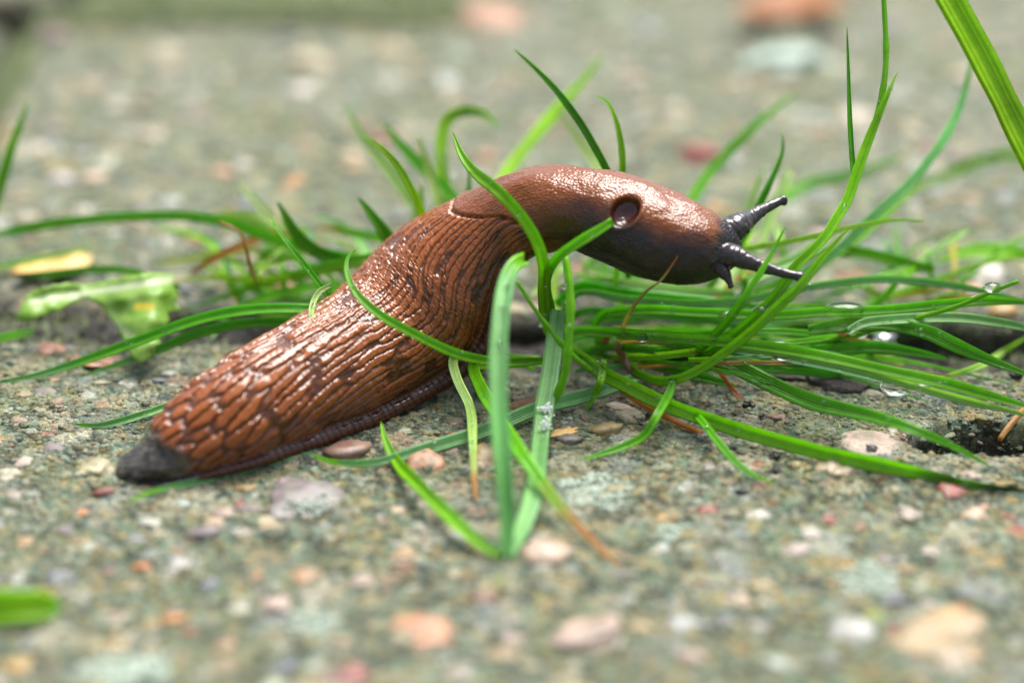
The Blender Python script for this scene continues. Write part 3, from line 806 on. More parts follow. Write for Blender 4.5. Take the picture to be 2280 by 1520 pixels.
# in front of the slug
A([(1008, 295, 0), (1028, 345, -2), (1060, 385, -5), (1110, 425, -9), (1160, 478, -9.5), (1196, 535, -9), (1212, 590, -7), (1212, 660, 0), (1225, 740, 8), (1290, 800, 14)], 32, 'lime', belly=0.2, roll=15)
A([(1365, 493, -9.5), (1330, 515, -9.8), (1280, 545, -9.5), (1235, 580, -8), (1215, 640, 0), (1240, 740, 9)], 27, 'green', cut=True, fold=0.5)
A([(792, 556, -3), (774, 572, -3.5), (772, 605, -5), (795, 655, -8), (850, 703, -9.5), (930, 747, -9), (1010, 785, -7), (1080, 802, -4), (1150, 806, 0), (1240, 800, 8)], 25, 'green', tip='deep', belly=0.3)
A([(737, 635, 2), (712, 648, 1), (698, 672, 0), (693, 700, -2), (698, 737, -4.5)][::-1], 16, 'pale', belly=0.3)
A([(1150, 625, -8), (1186, 682, -8), (1215, 722, -7.5), (1245, 760, -7), (1280, 795, -6), (1318, 826, -4)], 14, 'green', stem=True, node=[(.42, .5), (.62, .6)])
A([(1258, 570, -7), (1266, 620, -7.5), (1270, 680, -8), (1266, 760, -8), (1258, 830, -7), (1240, 880, -5), (1226, 905, -2)], 22, 'green', stem=True, cut=True, node=[(.3, .25), (.55, .3), (.8, .25)])
A([(1060, 1118, 'g0.4'), (1055, 1060, 'g1.2'), (1052, 980, 'g2.5'), (1046, 905, 'g3'), (1018, 845, 0), (1010, 797, 3), (1060, 790, 8), (1200, 800, 12)], 26, 'pale', tip='dry', tipfrac=0.22, belly=0.35)
A([(1388, 1268, 'g0.4'), (1345, 1230, 'g0.8'), (1305, 1188, 'g1.5'), (1258, 1140, 'g2.5'), (1200, 1065, 'g4'), (1160, 1008, 'g5'), (1112, 930, 'g5'), (1075, 870, 'g5'), (1056, 812, 'g5'), (1100, 800, 'g4'), (1220, 810, 'g3')], 34, 'green', tip='dry', tipfrac=0.30, belly=0.3, roll=-12)
A([(690, 1008, 'g0.8'), (735, 1027, 'g0.8'), (830, 1030, 'g1'), (930, 1004, 'g1'), (1080, 958, 'g1.2'), (1200, 908, 'g1.5'), (1300, 882, 'g1.8'), (1400, 848, 'g2'), (1432, 826, 'g1.5')], 40, 'blue', tip='green', tipfrac=0.15, belly=0.45, fold=0.12)
A([(1304, 916, 'g0.5'), (1322, 885, 'g3'), (1338, 845, 'g6'), (1345, 800, 'g6')], 20, 'green')
A([(1295, 1023, 'g0.4'), (1340, 1010, 'g0.6'), (1392, 992, 'g1'), (1436, 968, 'g2'), (1462, 925, 'g4'), (1492, 870, 'g5'), (1498, 838, 'g5')], 24, 'green', fold=0.2)
A([(1509, 570, -8.5), (1492, 597, -8.5), (1470, 626, -7.5), (1440, 648, -4), (1400, 700, 4), (1370, 780, 13)], 12, 'straw', tip='dry', belly=0.6)
# to the right: low long blades lying over the slab
A([(2300, 1094, 'g0.5'), (2160, 1076, 'g0.6'), (2090, 1060, 'g0.9'), (1970, 1034, 'g1.2'), (1844, 1008, 'g1.5'), (1749, 983, 'g1.8'), (1655, 957, 'g2.3'), (1560, 926, 'g3'), (1480, 896, 'g4'), (1410, 862, 'g5'), (1340, 826, 'g5'), (1275, 775, 'g4')], 42, 'green', tip='dark', tipfrac=0.2, belly=0.25, fold=0.55, roll=-18)
A([(2206, 1038, 'g0.5'), (2113, 990, 'g3'), (2034, 957, 'g5'), (1939, 926, 'g5'), (1813, 896, 'g4.5'), (1718, 856, 'g5'), (1607, 803, 'g6'), (1500, 775, 'g6'), (1400, 780, 'g4')], 44, 'deep', belly=0.4, fold=0.4, roll=10)
A([(1727, 1073, 'g0.4'), (1685, 1062, 'g0.8'), (1640, 1030, 'g1.6'), (1592, 975, 'g2.6'), (1560, 934, 'g3'), (1530, 908, 'g3')], 19, 'green')
A([(2300, 908, 'g4'), (2200, 880, 'g6'), (2097, 852, 'g8'), (1970, 824, 'g9'), (1844, 796, 'g10'), (1718, 774, 'g10'), (1560, 757, 'g10'), (1400, 745, 'g9'), (1280, 738, 'g7'), (1230, 760, 'g3')], 30, 'green', belly=0.1, fold=0.5, roll=10)
A([(2300, 930, 'g3.5'), (2255, 915, 'g4'), (2160, 893, 'g5'), (2034, 858, 'g6.5'), (1907, 820, 'g8'), (1800, 795, 'g8.5'), (1650, 772, 'g8'), (1500, 762, 'g6'), (1380, 780, 'g3')], 24, 'pale', belly=0.12, fold=0.4, roll=-10)
A([(2267, 626, -2), (2195, 655, 0), (2128, 683, 2), (2059, 703, 4), (1970, 728, 6), (1876, 750, 8), (1781, 768, 9), (1650, 778, 11), (1500, 790, 13)], 15, 'green', stem=True, node=[(.12, .2), (.2, .2), (.3, .2)])
A([(2300, 674, 8), (2200, 668, 7), (2128, 674, 6), (1970, 690, 6), (1844, 694, 6), (1718, 702, 7), (1560, 696, 8), (1420, 690, 10), (1330, 710, 14), (1340, 790, 16)], 28, 'green', belly=0.1, fold=0.4)
A([(2300, 674, 14), (2191, 648, 13), (2065, 628, 12), (1939, 622, 12), (1797, 640, 12), (1700, 660, 12), (1560, 674, 12), (1400, 664, 13), (1290, 650, 15), (1250, 700, 17)], 22, 'blue', belly=0.2)
A([(1890, 738, 2), (1925, 719, 3), (2002, 711, 4), (2128, 708, 5), (2220, 718, 6), (2310, 734, 7)], 28, 'blue', cut=True, fold=0.3)
A([(2300, 838, 'g4'), (2200, 800, 'g6'), (2120, 765, 'g8'), (2060, 738, 'g9'), (1950, 720, 'g9'), (1800, 735, 'g8')], 40, 'deep', fold=0.3)
A([(2110, 800, 'g3'), (2040, 785, 'g4'), (1940, 772, 'g5'), (1840, 780, 'g5'), (1700, 790, 'g4')], 36, 'deep', fold=0.3)
A([(2300, 742, 'g2'), (2230, 786, 'g2'), (2180, 815, 'g2'), (2125, 834, 'g1.5'), (2080, 845, 'g1'), (2010, 830, 'g0.6')], 18, 'pale', base='dry')
A([(1750, 505, -7), (1725, 555, -7.5), (1690, 617, -8), (1650, 680, -7), (1600, 740, -2), (1540, 790, 6), (1440, 810, 12)], 26, 'deep', belly=0.3, fold=0.6, roll=20)
# upright stem with its leaves on the right
A([(1888, 509, -8), (1855, 545, -8.5), (1822, 584, -9), (1781, 636, -9), (1737, 676, -8), (1686, 725, -6), (1623, 776, -3), (1560, 819, -1), (1500, 845, 0), (1440, 838, 5), (1385, 800, 12)], 27, 'green', belly=0.22, fold=0.5, roll=-15)
A([(1998, 160, 1), (1975, 215, 0.5), (1940, 300, 0), (1912, 375, -1), (1888, 445, -2), (1862, 488, -3), (1831, 536, -4), (1768, 597, -5), (1749, 630, -5), (1693, 694, -4), (1617, 757, 0), (1530, 800, 6), (1420, 815, 12)], 26, 'green', tip='pale', tipfrac=0.08, belly=0.16, fold=0.6, roll=10)
A([(1886, 62, 3), (1890, 150, 2.5), (1894, 250, 1.5), (1898, 335, 0.5), (1902, 400, -0.5), (1893, 440, -1.5)], 17, 'deep', belly=0.6, fold=0.6, roll=25)
A([(1966, -40, 4), (1970, 40, 3.5), (1973, 110, 3), (1969, 180, 2), (1952, 260, 1), (1920, 350, 0), (1894, 430, -1)], 19, 'green', stem=True, node=[(.3, .25), (.5, .2)])
# background blades
A([(805, 300, 10), (850, 330, 9), (888, 372, 9), (918, 425, 9), (938, 470, 10), (950, 530, 14), (1020, 640, 22)], 20, 'lime', belly=0.25)
A([(1145, 110, 9), (1195, 155, 9), (1240, 202, 8.5), (1290, 268, 8), (1330, 335, 8), (1358, 392, 9), (1385, 480, 12), (1400, 620, 16)], 22, 'deep', tip='green', belly=0.3, fold=0.6, roll=15)
A([(1324, 214, 10), (1350, 224, 9.5), (1372, 270, 9), (1384, 330, 9), (1386, 390, 9.5), (1380, 500, 13), (1370, 640, 17)], 17, 'lime', belly=0.3)
A([(598, 482, 6), (620, 515, 5), (650, 555, 4), (690, 605, 4), (740, 668, 5), (800, 720, 12)], 17, 'deep', tip='pale', tipfrac=0.1, belly=0.35)
A([(618, 448, 20), (640, 490, 20), (668, 530, 21), (710, 562, 22), (790, 590, 24)], 38, 'deep', belly=0.4)
A([(798, 440, 17), (828, 480, 17), (858, 522, 18), (882, 560, 20), (930, 620, 24)], 54, 'deep', belly=0.75)
A([(768, 235, 44), (795, 285, 43), (845, 350, 42), (890, 410, 41), (930, 470, 40), (1010, 600, 36)], 34, 'pale')
A([(850, 270, 36), (900, 330, 35), (950, 380, 34), (1000, 430, 33), (1080, 520, 31)], 36, 'green')
A([(1108, 285, 36), (1085, 258, 37), (1040, 246, 38), (1000, 262, 38), (984, 305, 37), (985, 380, 35), (1002, 450, 33), (1060, 560, 30)], 38, 'green', belly=0.3)
A([(1342, 125, 50), (1290, 190, 49), (1225, 262, 47), (1165, 335, 44), (1120, 400, 41), (1090, 500, 36)], 36, 'lime')
A([(1238, 235, 44), (1288, 310, 43), (1330, 370, 42), (1380, 470, 38)], 28, 'pale')
A([(1045, 350, 22), (1047, 385, 22), (1045, 430, 22), (1060, 560, 24)], 15, 'deep')
A([(930, 300, 30), (960, 390, 30), (980, 460, 29), (1000, 560, 29)], 28, 'pale')
A([(940, 410, 26), (930, 470, 26), (925, 540, 26)], 34, 'pale')
A([(1742, 298, 14), (1742, 340, 14), (1718, 400, 14), (1695, 448, 15), (1650, 540, 19), (1560, 660, 24)], 19, 'deep', belly=0.3)
A([(1775, 205, 46), (1700, 262, 44), (1625, 335, 42), (1572, 395, 40), (1535, 455, 38), (1480, 560, 34)], 30, 'green')
A([(2062, 492, 14), (1990, 490, 13), (1900, 506, 13), (1820, 525, 13), (1740, 541, 14), (1650, 558, 15), (1560, 600, 18)], 16, 'lime')
A([(1705, 372, 36), (1680, 430, 35), (1660, 500, 34), (1640, 590, 32), (1600, 650, 28)], 32, 'pale')
A([(1730, 430, 38), (1760, 380, 38), (1720, 470, 36), (1690, 560, 33)], 28, 'pale')
A([(2172, 90, 28), (2145, 215, 26), (2105, 305, 24), (2035, 398, 22), (1945, 480, 20), (1860, 560, 19), (1740, 640, 18)], 25, 'blue', belly=0.3)
A([(2060, 405, 33), (1980, 470, 30), (1900, 540, 27), (1800, 600, 25), (1680, 650, 23)], 26, 'green')
A([(2010, 345, 62), (1900, 390, 60), (1800, 410, 58), (1700, 470, 50)], 34, 'green')
A([(2160, 510, 30), (2080, 560, 27), (2020, 600, 25), (1900, 640, 22)], 22, 'pale')
A([(1780, 575, 24), (1900, 560, 27), (2030, 590, 25), (2080, 600, 24)], 34, 'green')
A([(1640, 640, 20), (1720, 600, 22), (1790, 570, 25), (1850, 520, 28)], 40, 'pale')
# under the head, in its shade
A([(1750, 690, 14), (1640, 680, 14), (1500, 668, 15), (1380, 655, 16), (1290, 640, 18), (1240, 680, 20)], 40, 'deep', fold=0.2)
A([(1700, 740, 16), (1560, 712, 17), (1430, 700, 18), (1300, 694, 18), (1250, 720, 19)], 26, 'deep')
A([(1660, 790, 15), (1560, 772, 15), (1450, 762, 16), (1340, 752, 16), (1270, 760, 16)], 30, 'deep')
A([(1690, 640, 22), (1600, 650, 22), (1480, 640, 23), (1380, 628, 24), (1280, 612, 25)], 24, 'pale')
A([(1420, 600, 26), (1350, 618, 26), (1300, 640, 26), (1240, 690, 24)], 28, 'green')
A([(1290, 580, 24), (1340, 605, 24), (1420, 625, 24)], 22, 'pale')
A([(1240, 545, 26), (1238, 600, 25), (1235, 680, 22), (1260, 780, 17)], 20, 'lime')
A([(1180, 660, 22), (1220, 620, 24), (1260, 590, 26)], 26, 'pale')
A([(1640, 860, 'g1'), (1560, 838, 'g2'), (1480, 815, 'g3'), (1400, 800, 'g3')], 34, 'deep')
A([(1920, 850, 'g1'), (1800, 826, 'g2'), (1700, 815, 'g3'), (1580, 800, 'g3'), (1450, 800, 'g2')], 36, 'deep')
A([(1450, 845, 'g1'), (1405, 828, 'g3'), (1385, 790, 'g5'), (1365, 755, 'g9')], 26, 'pink', base='pale', stem=True)
A([(1320, 812, 'g1'), (1335, 780, 'g4'), (1352, 748, 'g8')], 24, 'pink', stem=True)
A([(2008, 816, 'g1'), (1960, 785, 'g3'), (1920, 760, 'g5'), (1850, 728, 'g8')], 30, 'straw', stem=True)
A([(1660, 898, 'g0.5'), (1630, 865, 'g1.5'), (1588, 808, 'g5')], 12, 'dry')
A([(1565, 965, 'g0.4'), (1530, 950, 'g0.6'), (1488, 930, 'g1'), (1440, 905, 'g1.2'), (1385, 868, 'g1.5')], 20, 'dry', stem=True)
A([(1195, 828, 'g3'), (1165, 812, 'g4'), (1120, 812, 'g5'), (1060, 816, 'g5')], 22, 'lime')
# to the left, behind and beside the slug
A([(-30, 855, 'g1'), (70, 838, 'g1.5'), (150, 815, 'g2.5'), (300, 762, 'g5'), (440, 712, 'g8'), (560, 690, 'g9'), (700, 690, 'g9'), (850, 720, 'g6')], 30, 'deep', tip='blue', tipfrac=0.3, belly=0.35, fold=0.35)
A([(175, 840, 'g0.8'), (250, 815, 'g1.5'), (350, 778, 'g4'), (450, 738, 'g6'), (560, 718, 'g7'), (700, 722, 'g7'), (820, 740, 'g5')], 28, 'deep', tip='blue', tipfrac=0.35, fold=0.3)
A([(398, 694, 'g2'), (500, 660, 'g5'), (620, 620, 'g8'), (740, 590, 'g10'), (860, 570, 'g11'), (1000, 580, 'g9')], 25, 'green', belly=0.35)
A([(500, 700, 'g4'), (600, 660, 'g6'), (700, 640, 'g7'), (800, 640, 'g7')], 26, 'green')
A([(520, 695, 'g5'), (620, 688, 'g6'), (690, 692, 'g6'), (780, 700, 'g6')], 24, 'blue')
A([(-30, 612, 'g3'), (80, 612, 'g4'), (200, 600, 'g5'), (290, 604, 'g5.5'), (345, 625, 'g5'), (400, 640, 'g5')], 24, 'deep', tip='dark', tipfrac=0.3)
A([(395, 622, 'g6'), (480, 618, 'g6'), (560, 622, 'g6'), (680, 612, 'g8'), (800, 590, 'g9')], 20, 'lime')
A([(-30, 525, 38), (60, 505, 37), (150, 491, 36), (300, 479, 34), (430, 480, 32), (520, 498, 30), (640, 540, 27), (800, 575, 24)], 32, 'green', belly=0.1, fold=0.6, roll=18)
A([(480, 480, 40), (540, 490, 38), (600, 520, 36), (680, 560, 32)], 60, 'pale')
A([(218, 545, 'g3'), (150, 565, 'g3'), (80, 580, 'g2.5'), (-20, 598, 'g2')], 18, 'lime', tip='yellow')
A([(72, 738, 'g1'), (40, 745, 'g1.5'), (-20, 757, 'g1.5')], 22, 'deep', cut=True)
A([(470, 755, 'g1'), (485, 730, 'g2'), (510, 700, 'g3'), (560, 670, 'g4')], 14, 'blue')
A([(330, 585, 'g2'), (430, 575, 'g2.5'), (540, 560, 'g3'), (640, 560, 'g3')], 26, 'pale')
A([(700, 505, 40), (770, 515, 38), (850, 530, 36), (900, 545, 34)], 28, 'lime', tip='yellow', tipfrac=0.4)
A([(530, 400, 44), (560, 440, 42), (620, 500, 38), (690, 570, 32)], 30, 'pale')
A([(560, 600, 26), (600, 570, 28), (640, 540, 30), (680, 510, 32)], 26, 'lime')
A([(590, 640, 18), (575, 610, 18), (600, 590, 20), (650, 575, 22)], 14, 'lime')
A([(420, 612, 30), (470, 578, 30), (540, 545, 31), (600, 525, 32), (660, 530, 32)], 26, 'dry')
A([(488, 494, 16), (515, 505, 16), (538, 522, 16), (550, 560, 16), (560, 600, 17), (572, 632, 18)], 11, 'dry', stem=True)
A([(800, 610, 22), (860, 600, 22), (930, 560, 22)], 34, 'green')
A([(1050, 790, 'g2'), (1090, 760, 'g4'), (1110, 730, 'g6')], 30, 'blue')
# filler: the thick of the tuft behind the slug, out of focus
rf = np.random.default_rng(77)
for k in range(58):
    left = k % 2 == 0
    x0 = rf.uniform(520, 1050) if left else rf.uniform(1250, 2150); y0 = 650 + rf.uniform(-50, 40)
    dx = rf.uniform(-260, 120) if left else rf.uniform(-120, 300); dy = rf.uniform(20, 150)
    A([(x0 + dx, y0 - dy, 'g%.1f' % rf.uniform(1, 9)), (x0 + dx * 0.5, y0 - dy * 0.75, 'g%.1f' % rf.uniform(4, 10)), (x0, y0, 'g3'), (x0 * 0.8 + 270, y0 + 40, 'g1')], rf.uniform(10, 22),
      rf.choice(['green', 'deep', 'pale', 'green', 'blue', 'lime', 'lime', 'yellow', 'dry'], p=[.2, .15, .15, .15, .1, .1, .05, .05, .05]))
for k in range(34):                      # low tangle lying over the joint on the right
    x0 = rf.uniform(1250, 1500); y0 = rf.uniform(690, 840); L_ = rf.uniform(200, 800); sl = rf.uniform(-0.12, 0.26)
    hh = rf.uniform(1, 8)
    A([(x0 + L_, y0 + L_ * sl, 'g%.1f' % max(0.6, hh - 3)), (x0 + L_ * 0.66, y0 + L_ * sl * 0.5 - rf.uniform(0, 20), 'g%.1f' % hh), (x0 + L_ * 0.3, y0 + L_ * sl * 0.15 - rf.uniform(0, 15), 'g%.1f' % hh), (x0, y0, 'g2')], rf.uniform(10, 24),
      rf.choice(['green', 'deep', 'pale', 'blue', 'lime', 'straw', 'dark'], p=[.25, .25, .12, .15, .1, .05, .08]))

# the little sprig lying on the near slab
sprig = empty('grass_sprig', G(1120, 1238), 'small forked grass sprig lying on the near slab, a bright droplet at its joint', 'grass')
blade(sprig, [(1168, 580, -12), (1148, 590, -14), (1130, 625, -16), (1117, 700, -20), (1110, 800, -24), (1112, 920, -28), (1122, 1050, -31), (1130, 1160, -32), (1125, 1236, 'g0.7')], 44, 'blue', tip='green', tipfrac=0.12, cut=True, fold=0.6, roll=8)
blade(sprig, [(1243, 690, 2), (1236, 750, 0), (1226, 830, -3), (1214, 900, -6), (1203, 980, -10), (1190, 1090, 'g2.6'), (1165, 1170, 'g1.6'), (1130, 1236, 'g0.8')], 50, 'blue', cut=True, fold=0.12, belly=0.1)
blade(sprig, [(848, 938, -6), (860, 985, -9), (885, 1030, -12), (925, 1072, 'g3'), (1000, 1148, 'g2.2'), (1070, 1210, 'g1.4'), (1120, 1238, 'g0.7')], 32, 'green', belly=0.3, fold=0.5)
# single blades belonging to other plants or cut and lying loose
def lone(name, label, at_, *a, **k):
    e = empty(name, at_, label, "grass")
    blade(e, *a, **k)
    return e
lone('grass_clipping', 'cut grass blade pinned under the edge of the slug tail', G(450, 1058), [(283, 1117, 'g0.4'), (340, 1093, 'g0.4'), (450, 1070, 'g0.3'), (560, 1044, 'g0.3'), (720, 990, 'g0.3')], 24, 'blue', tip='green', tipfrac=0.3, cut=False)
lone('grass_clipping', 'short pale grass blade on the slab behind the tail end', G(280, 930), [(163, 944, 'g0.5'), (230, 946, 'g0.6'), (320, 922, 'g0.7'), (400, 893, 'g0.7')], 22, 'blue', tip='green')
lone('grass_plant', 'broad bright yellow-green grass blade leaning over the far slab', G(2330, 560), [(2085, -60, 8), (2130, 20, 6), (2190, 130, 4), (2250, 250, 2), (2310, 370, 1), (2380, 520, 8), (2400, 640, 26)], 74, 'lime', belly=0.05, fold=0.25)
lone('grass_plant', 'yellowing grass blade lying across the far slab', G(2300, 420), [(1990, 425, 'g0.8'), (2090, 398, 'g2'), (2190, 356, 'g5'), (2260, 345, 'g6'), (2340, 370, 'g1')], 36, 'lime', tip='lime', base='yellow')
lone('grass_plant', 'blunt striped grass leaf resting beside the white pebble', G(2200, 580), [(2076, 586, 'g3'), (2130, 566, 'g4'), (2200, 557, 'g4.5'), (2260, 562, 'g4'), (2330, 585, 'g1')], 42, 'lime', tip='green', belly=0.35, fold=0.25)
lone('grass_plant', 'slanting green blade at the mossy left edge of the far slab', G(-30, 480), [(62, 225, 36), (45, 275, 36), (22, 340, 36), (-5, 430, 37), (-40, 540, 38)], 30, 'green', belly=0.4)
lone('grass_plant', 'blurred bright green blade end lying on the near slab by a blue-grey stone', G(-60, 1360), [(135, 1352, 'g1.5'), (70, 1350, 'g2.2'), (0, 1352, 'g2.6'), (-120, 1362, 'g1')], 84, 'lime', tip='green', cut=False, belly=0.2)

# ------------------------------------------------------------------ torn leaf
def flat_leaf(name, label, cat, outline, hz, mat, inner, thick=0.22, colfun=None, vein=None):
    """outline in photograph pixels on a gently curved sheet hz(px,py) above the ground"""
    import mathutils
    out = np.array(outline, float)
    nseg = []
    for a, b in zip(out, np.roll(out, -1, 0)):
        m = max(1, int(np.linalg.norm(b - a) / 7)); nseg += [a + (b - a) * k / m + np.random.default_rng(int(a[0] * 7 + a[1] + k)).normal(size=2) * 1.1 for k in range(m)]
    nseg = np.array(nseg)
    gx, gy = np.meshgrid(np.arange(out[:, 0].min(), out[:, 0].max(), 9), np.arange(out[:, 1].min(), out[:, 1].max(), 8))
    pts = np.stack([gx.ravel(), gy.ravel()], -1)
    def inside(p, poly):
        x, y = p[:, 0], p[:, 1]; r = np.zeros(len(p), bool)
        for (x1, y1), (x2, y2) in zip(poly, np.roll(poly, -1, 0)):
            c = ((y1 > y) != (y2 > y)) & (x < (x2 - x1) * (y - y1) / (y2 - y1 + 1e-9) + x1); r ^= c
        return r
    pts = pts[inside(pts, nseg)]
    dm = np.min(np.linalg.norm(pts[:, None] - nseg[None], axis=2), axis=1)
    pts = pts[dm > 4]
    allp = np.concatenate([nseg, pts]); k = len(nseg)
    vs, _, fs, *_ = mathutils.geometry.delaunay_2d_cdt([Vector(p) for p in allp], [(i, (i + 1) % k) for i in range(k)], [list(range(k))], 1, 1e-4)
    vs = np.array([v[:] for v in vs]); f = np.array([list(q) for q in fs if len(q) == 3])
    W3 = np.array([G(x, y, hz(x, y)) for x, y in vs])
    nrm = np.array([0, -0.2, 1.0])
    Vv = np.concatenate([W3, W3 - nrm * thick]); n = len(vs)
    from collections import Counter
    ed = Counter()
    for t_ in f:
        for a, b in ((0, 1), (1, 2), (2, 0)): ed[(t_[a], t_[b])] += 1
    side = [(a, b) for (a, b) in ed if (b, a) not in ed]
    F = np.concatenate([f, f[:, ::-1] + n, np.array([[b, a, a + n] for a, b in side]), np.array([[b, a + n, b + n] for a, b in side])])
    loc = W3.mean(0); loc[2] = W3[:, 2].min()
    c = np.array([colfun(x, y) for x, y in vs]) if colfun else None
    kw = dict(col=np.concatenate([c, c]), uv=np.full(2 * n, -0.6)) if colfun else {}
    e = empty(name, loc, label, cat)
    child('leaf_sheet', Vv, F, mat, e, **kw)
    return e
def torn_h(x, y):
    return 8.0 - ((y - 655) / 30.0) * 1.2 + 1.3 * math.sin(x * 0.021 + 0.6) + 0.15 * math.sin(x * 0.05 + y * 0.04) + 0.30 * float(fbm(np.array(x * 0.02), np.array(y * 0.03), 301, 2)) - 0.00006 * (x - 230) ** 2 + 0.12 * math.sin(y * 0.11 + x * 0.015)
def torn_c(x, y):
    v = float(vn(np.array(x * 0.03), np.array(y * 0.04), 91))
    a, b, w = np.array((0.16, 0.33, 0.03)), np.array((0.25, 0.42, 0.10)), np.array((0.46, 0.54, 0.38))
    c = a + (b - a) * (0.5 + 0.5 * v)
    d1 = abs((y - 640) + (x - 190) * 0.16 - 12); d2 = abs((y - 690) - (x - 215) * 0.75)
    k = max(math.exp(-(d1 / 7) ** 2) * (x > 60), 0.7 * math.exp(-(d2 / 8) ** 2) * (x > 205) * (x < 320))
    c = c + (w - c) * k
    if 300 < x < 340 and 670 < y < 692: c = c * 0.4 + np.array((0.62, 0.45, 0.02)) * 0.6
    return c
torn = flat_leaf('torn_leaf', 'torn pale green leaf with a white midrib lying over the joint left of the slug', 'leaf',
          [(33, 705), (48, 680), (60, 655), (100, 638), (150, 628), (190, 634), (250, 622), (330, 606), (392, 610), (384, 632), (398, 655), (388, 672), (400, 688),
           (372, 694), (378, 712), (352, 735), (356, 765), (342, 790), (312, 808), (292, 790), (272, 748), (248, 712), (225, 680), (198, 662), (165, 668), (130, 690), (90, 703), (55, 714)],
          torn_h, M_GRASS, None, colfun=torn_c)
yl = flat_leaf('fallen_leaf', 'small orange-yellow dead leaf lying behind the torn green leaf', 'leaf',
          [(22, 602), (60, 585), (110, 566), (160, 562), (205, 570), (196, 588), (140, 600), (90, 612), (45, 615)], lambda x, y: 1.4 + 0.5 * math.sin(x * 0.05), M_LEAFYEL, None)
bl = flat_leaf('fallen_leaf', 'blurred curled orange-brown dead leaf at the back of the far slab', 'leaf',
          [(1630, 30), (1660, 5), (1720, -25), (1800, -30), (1870, -10), (1890, 12), (1850, 26), (1780, 36), (1700, 42)], lambda x, y: 4.0 + 2.5 * math.sin(x * 0.02 + 1), M_LEAFBROWN, None)

# ------------------------------------------------------------------ small litter
def chunk(name, label, cat, px, py, dims, rz, mat, seed, group=None, hz=0.3, sub=2, sharp=0.25):
    g = G(px, py); z = float(HGT(g[0], g[1]))
    g = G(px, py, z)
    v, f = ico(sub); r = np.random.default_rng(seed)
    d = 1.0
    for k, a in ((2.5, 0.18), (5, 0.14), (9, 0.10)): d = d + a * sharp / 0.25 * np.sin(v @ r.normal(size=3) * k + r.uniform(0, 6))
    v = np.sign(v) * np.abs(v) ** 0.8 * d[:, None] * np.array(dims) / 2
    c, s_ = math.cos(rz), math.sin(rz)
    v = np.stack([v[:, 0] * c - v[:, 1] * s_, v[:, 0] * s_ + v[:, 1] * c, v[:, 2] + dims[2] * hz], -1)
    o = obj(name, mesh_np(name, v, f, smooth=False), mat, None, label, cat, group)
    o.location = np.array([g[0], g[1], z]) * S
    return o
chunk('bark_flake', 'dark flat bark flake lying beyond the low grass blades', 'bark', 1872, 862, (11.5, 3.2, 1.6), -0.28, M_BARK, 1, sub=3)
chunk('bark_flake', 'thin dark bark sliver tucked behind the larger flake', 'bark', 1770, 842, (8.0, 1.8, 1.1), -0.1, M_BARK, 2)
for k, (x, y, d) in enumerate([(1701, 934, 1.4), (1726, 1018, 1.5), (1728, 1050, 1.4), (1943, 1006, 1.8), (1853, 973, 0.6), (2262, 838, 1.8), (1668, 905, 1.5), (1652, 1098, 1.6), (1720, 870, 0.9), (1768, 988, 1.0), (1630, 1000, 0.8), (545, 1010, 0.7)]):
    chunk('dark_crumb', 'tiny black crumb of soil lying on the near slab', 'crumb', x, y, (d, d * 0.8, d * 0.6), k, M_CRUMB, 20 + k, 'black crumbs scattered on the near slab')
chunk('brown_husk', 'glossy brown seed husk lying under the long blade tips', 'husk', 228, 815, (5.0, 2.6, 1.3), 0.2, M_SHELL, 40, sub=3)
chunk('wood_chip', 'pale splintered chip of wood beside the dry stem', 'wood', 1395, 915, (5.2, 2.0, 0.8), -0.6, plain_mat('pale_wood', (0.42, 0.30, 0.2), (0.66, 0.56, 0.45), 0.9, 0.6), 41)
chunk('dead_leaf_scrap', 'small orange-brown leaf scrap in the shade behind the ribbed blade', 'leaf', 1180, 900, (5.5, 2.4, 0.5), 0.5, M_LEAFBROWN, 42)
chunk('dead_leaf_scrap', 'mustard leaf scrap lying beside the white-flecked blade', 'leaf', 1255, 965, (4.4, 2.0, 0.5), 0.4, M_LEAFYEL, 43)
lone('dry_straw', 'short orange straw at the right rim of the broken pit', G(2250, 950), [(2226, 978, 'g0.6'), (2250, 945, 'g1.2'), (2290, 900, 'g2')], 20, 'dry', stem=True)

# ------------------------------------------------------------------ lichen, moss, crumbs
def speck_patch(name, label, cat, px, py, rx, ry, n, rad, mat, seed, kind=None, rise=0.15):
    g = G(px, py); r = np.random.default_rng(seed)
    a = r.uniform(0, 6.28, n); q = np.sqrt(r.random(n)) * (0.55 + 0.45 * np.abs(np.sin(a * 2.5 + seed)))
    x = g[0] + rx * q * np.cos(a); y = g[1] + ry * q * np.sin(a)
    v0, f0 = ico(0)
    rd = rad * r.uniform(0.5, 1.3, n)
    V = v0[None] * np.stack([rd * r.uniform(.7, 1.5, n), rd, rd * 0.45], -1)[:, None] + np.stack([x, y, HGT(x, y) + rise], -1)[:, None]
    loc = np.array([g[0], g[1], float(HGT(g[0], g[1]))])
    o = obj(name, mesh_np(name, V.reshape(-1, 3) - loc, (f0[None] + (np.arange(n) * 12)[:, None, None]).reshape(-1, 3)), mat, None, label, cat, kind=kind)
    o.location = loc * S
    return o
speck_patch('lichen_patch', 'crusty mint-white lichen rosette on the near slab right of the sprig', 'lichen', 1325, 1102, 5.0, 5.2, 420, 0.30, M_LICH, 1)
speck_patch('lichen_patch', 'pale lichen dots over the flat mauve stone below the tail', 'lichen', 690, 1138, 3.8, 3.0, 70, 0.30, M_LICH, 2, rise=0.8)
speck_patch('lichen_patch', 'small grey lichen crust right of the red pebble row', 'lichen', 1495, 1190, 2.6, 2.4, 80, 0.32, M_LICH, 3)
speck_patch('lichen_patch', 'blurred blue-white lichen crust near the broad tan stone', 'lichen', 1930, 1290, 4.2, 4.5, 140, 0.42, M_LICH, 4)
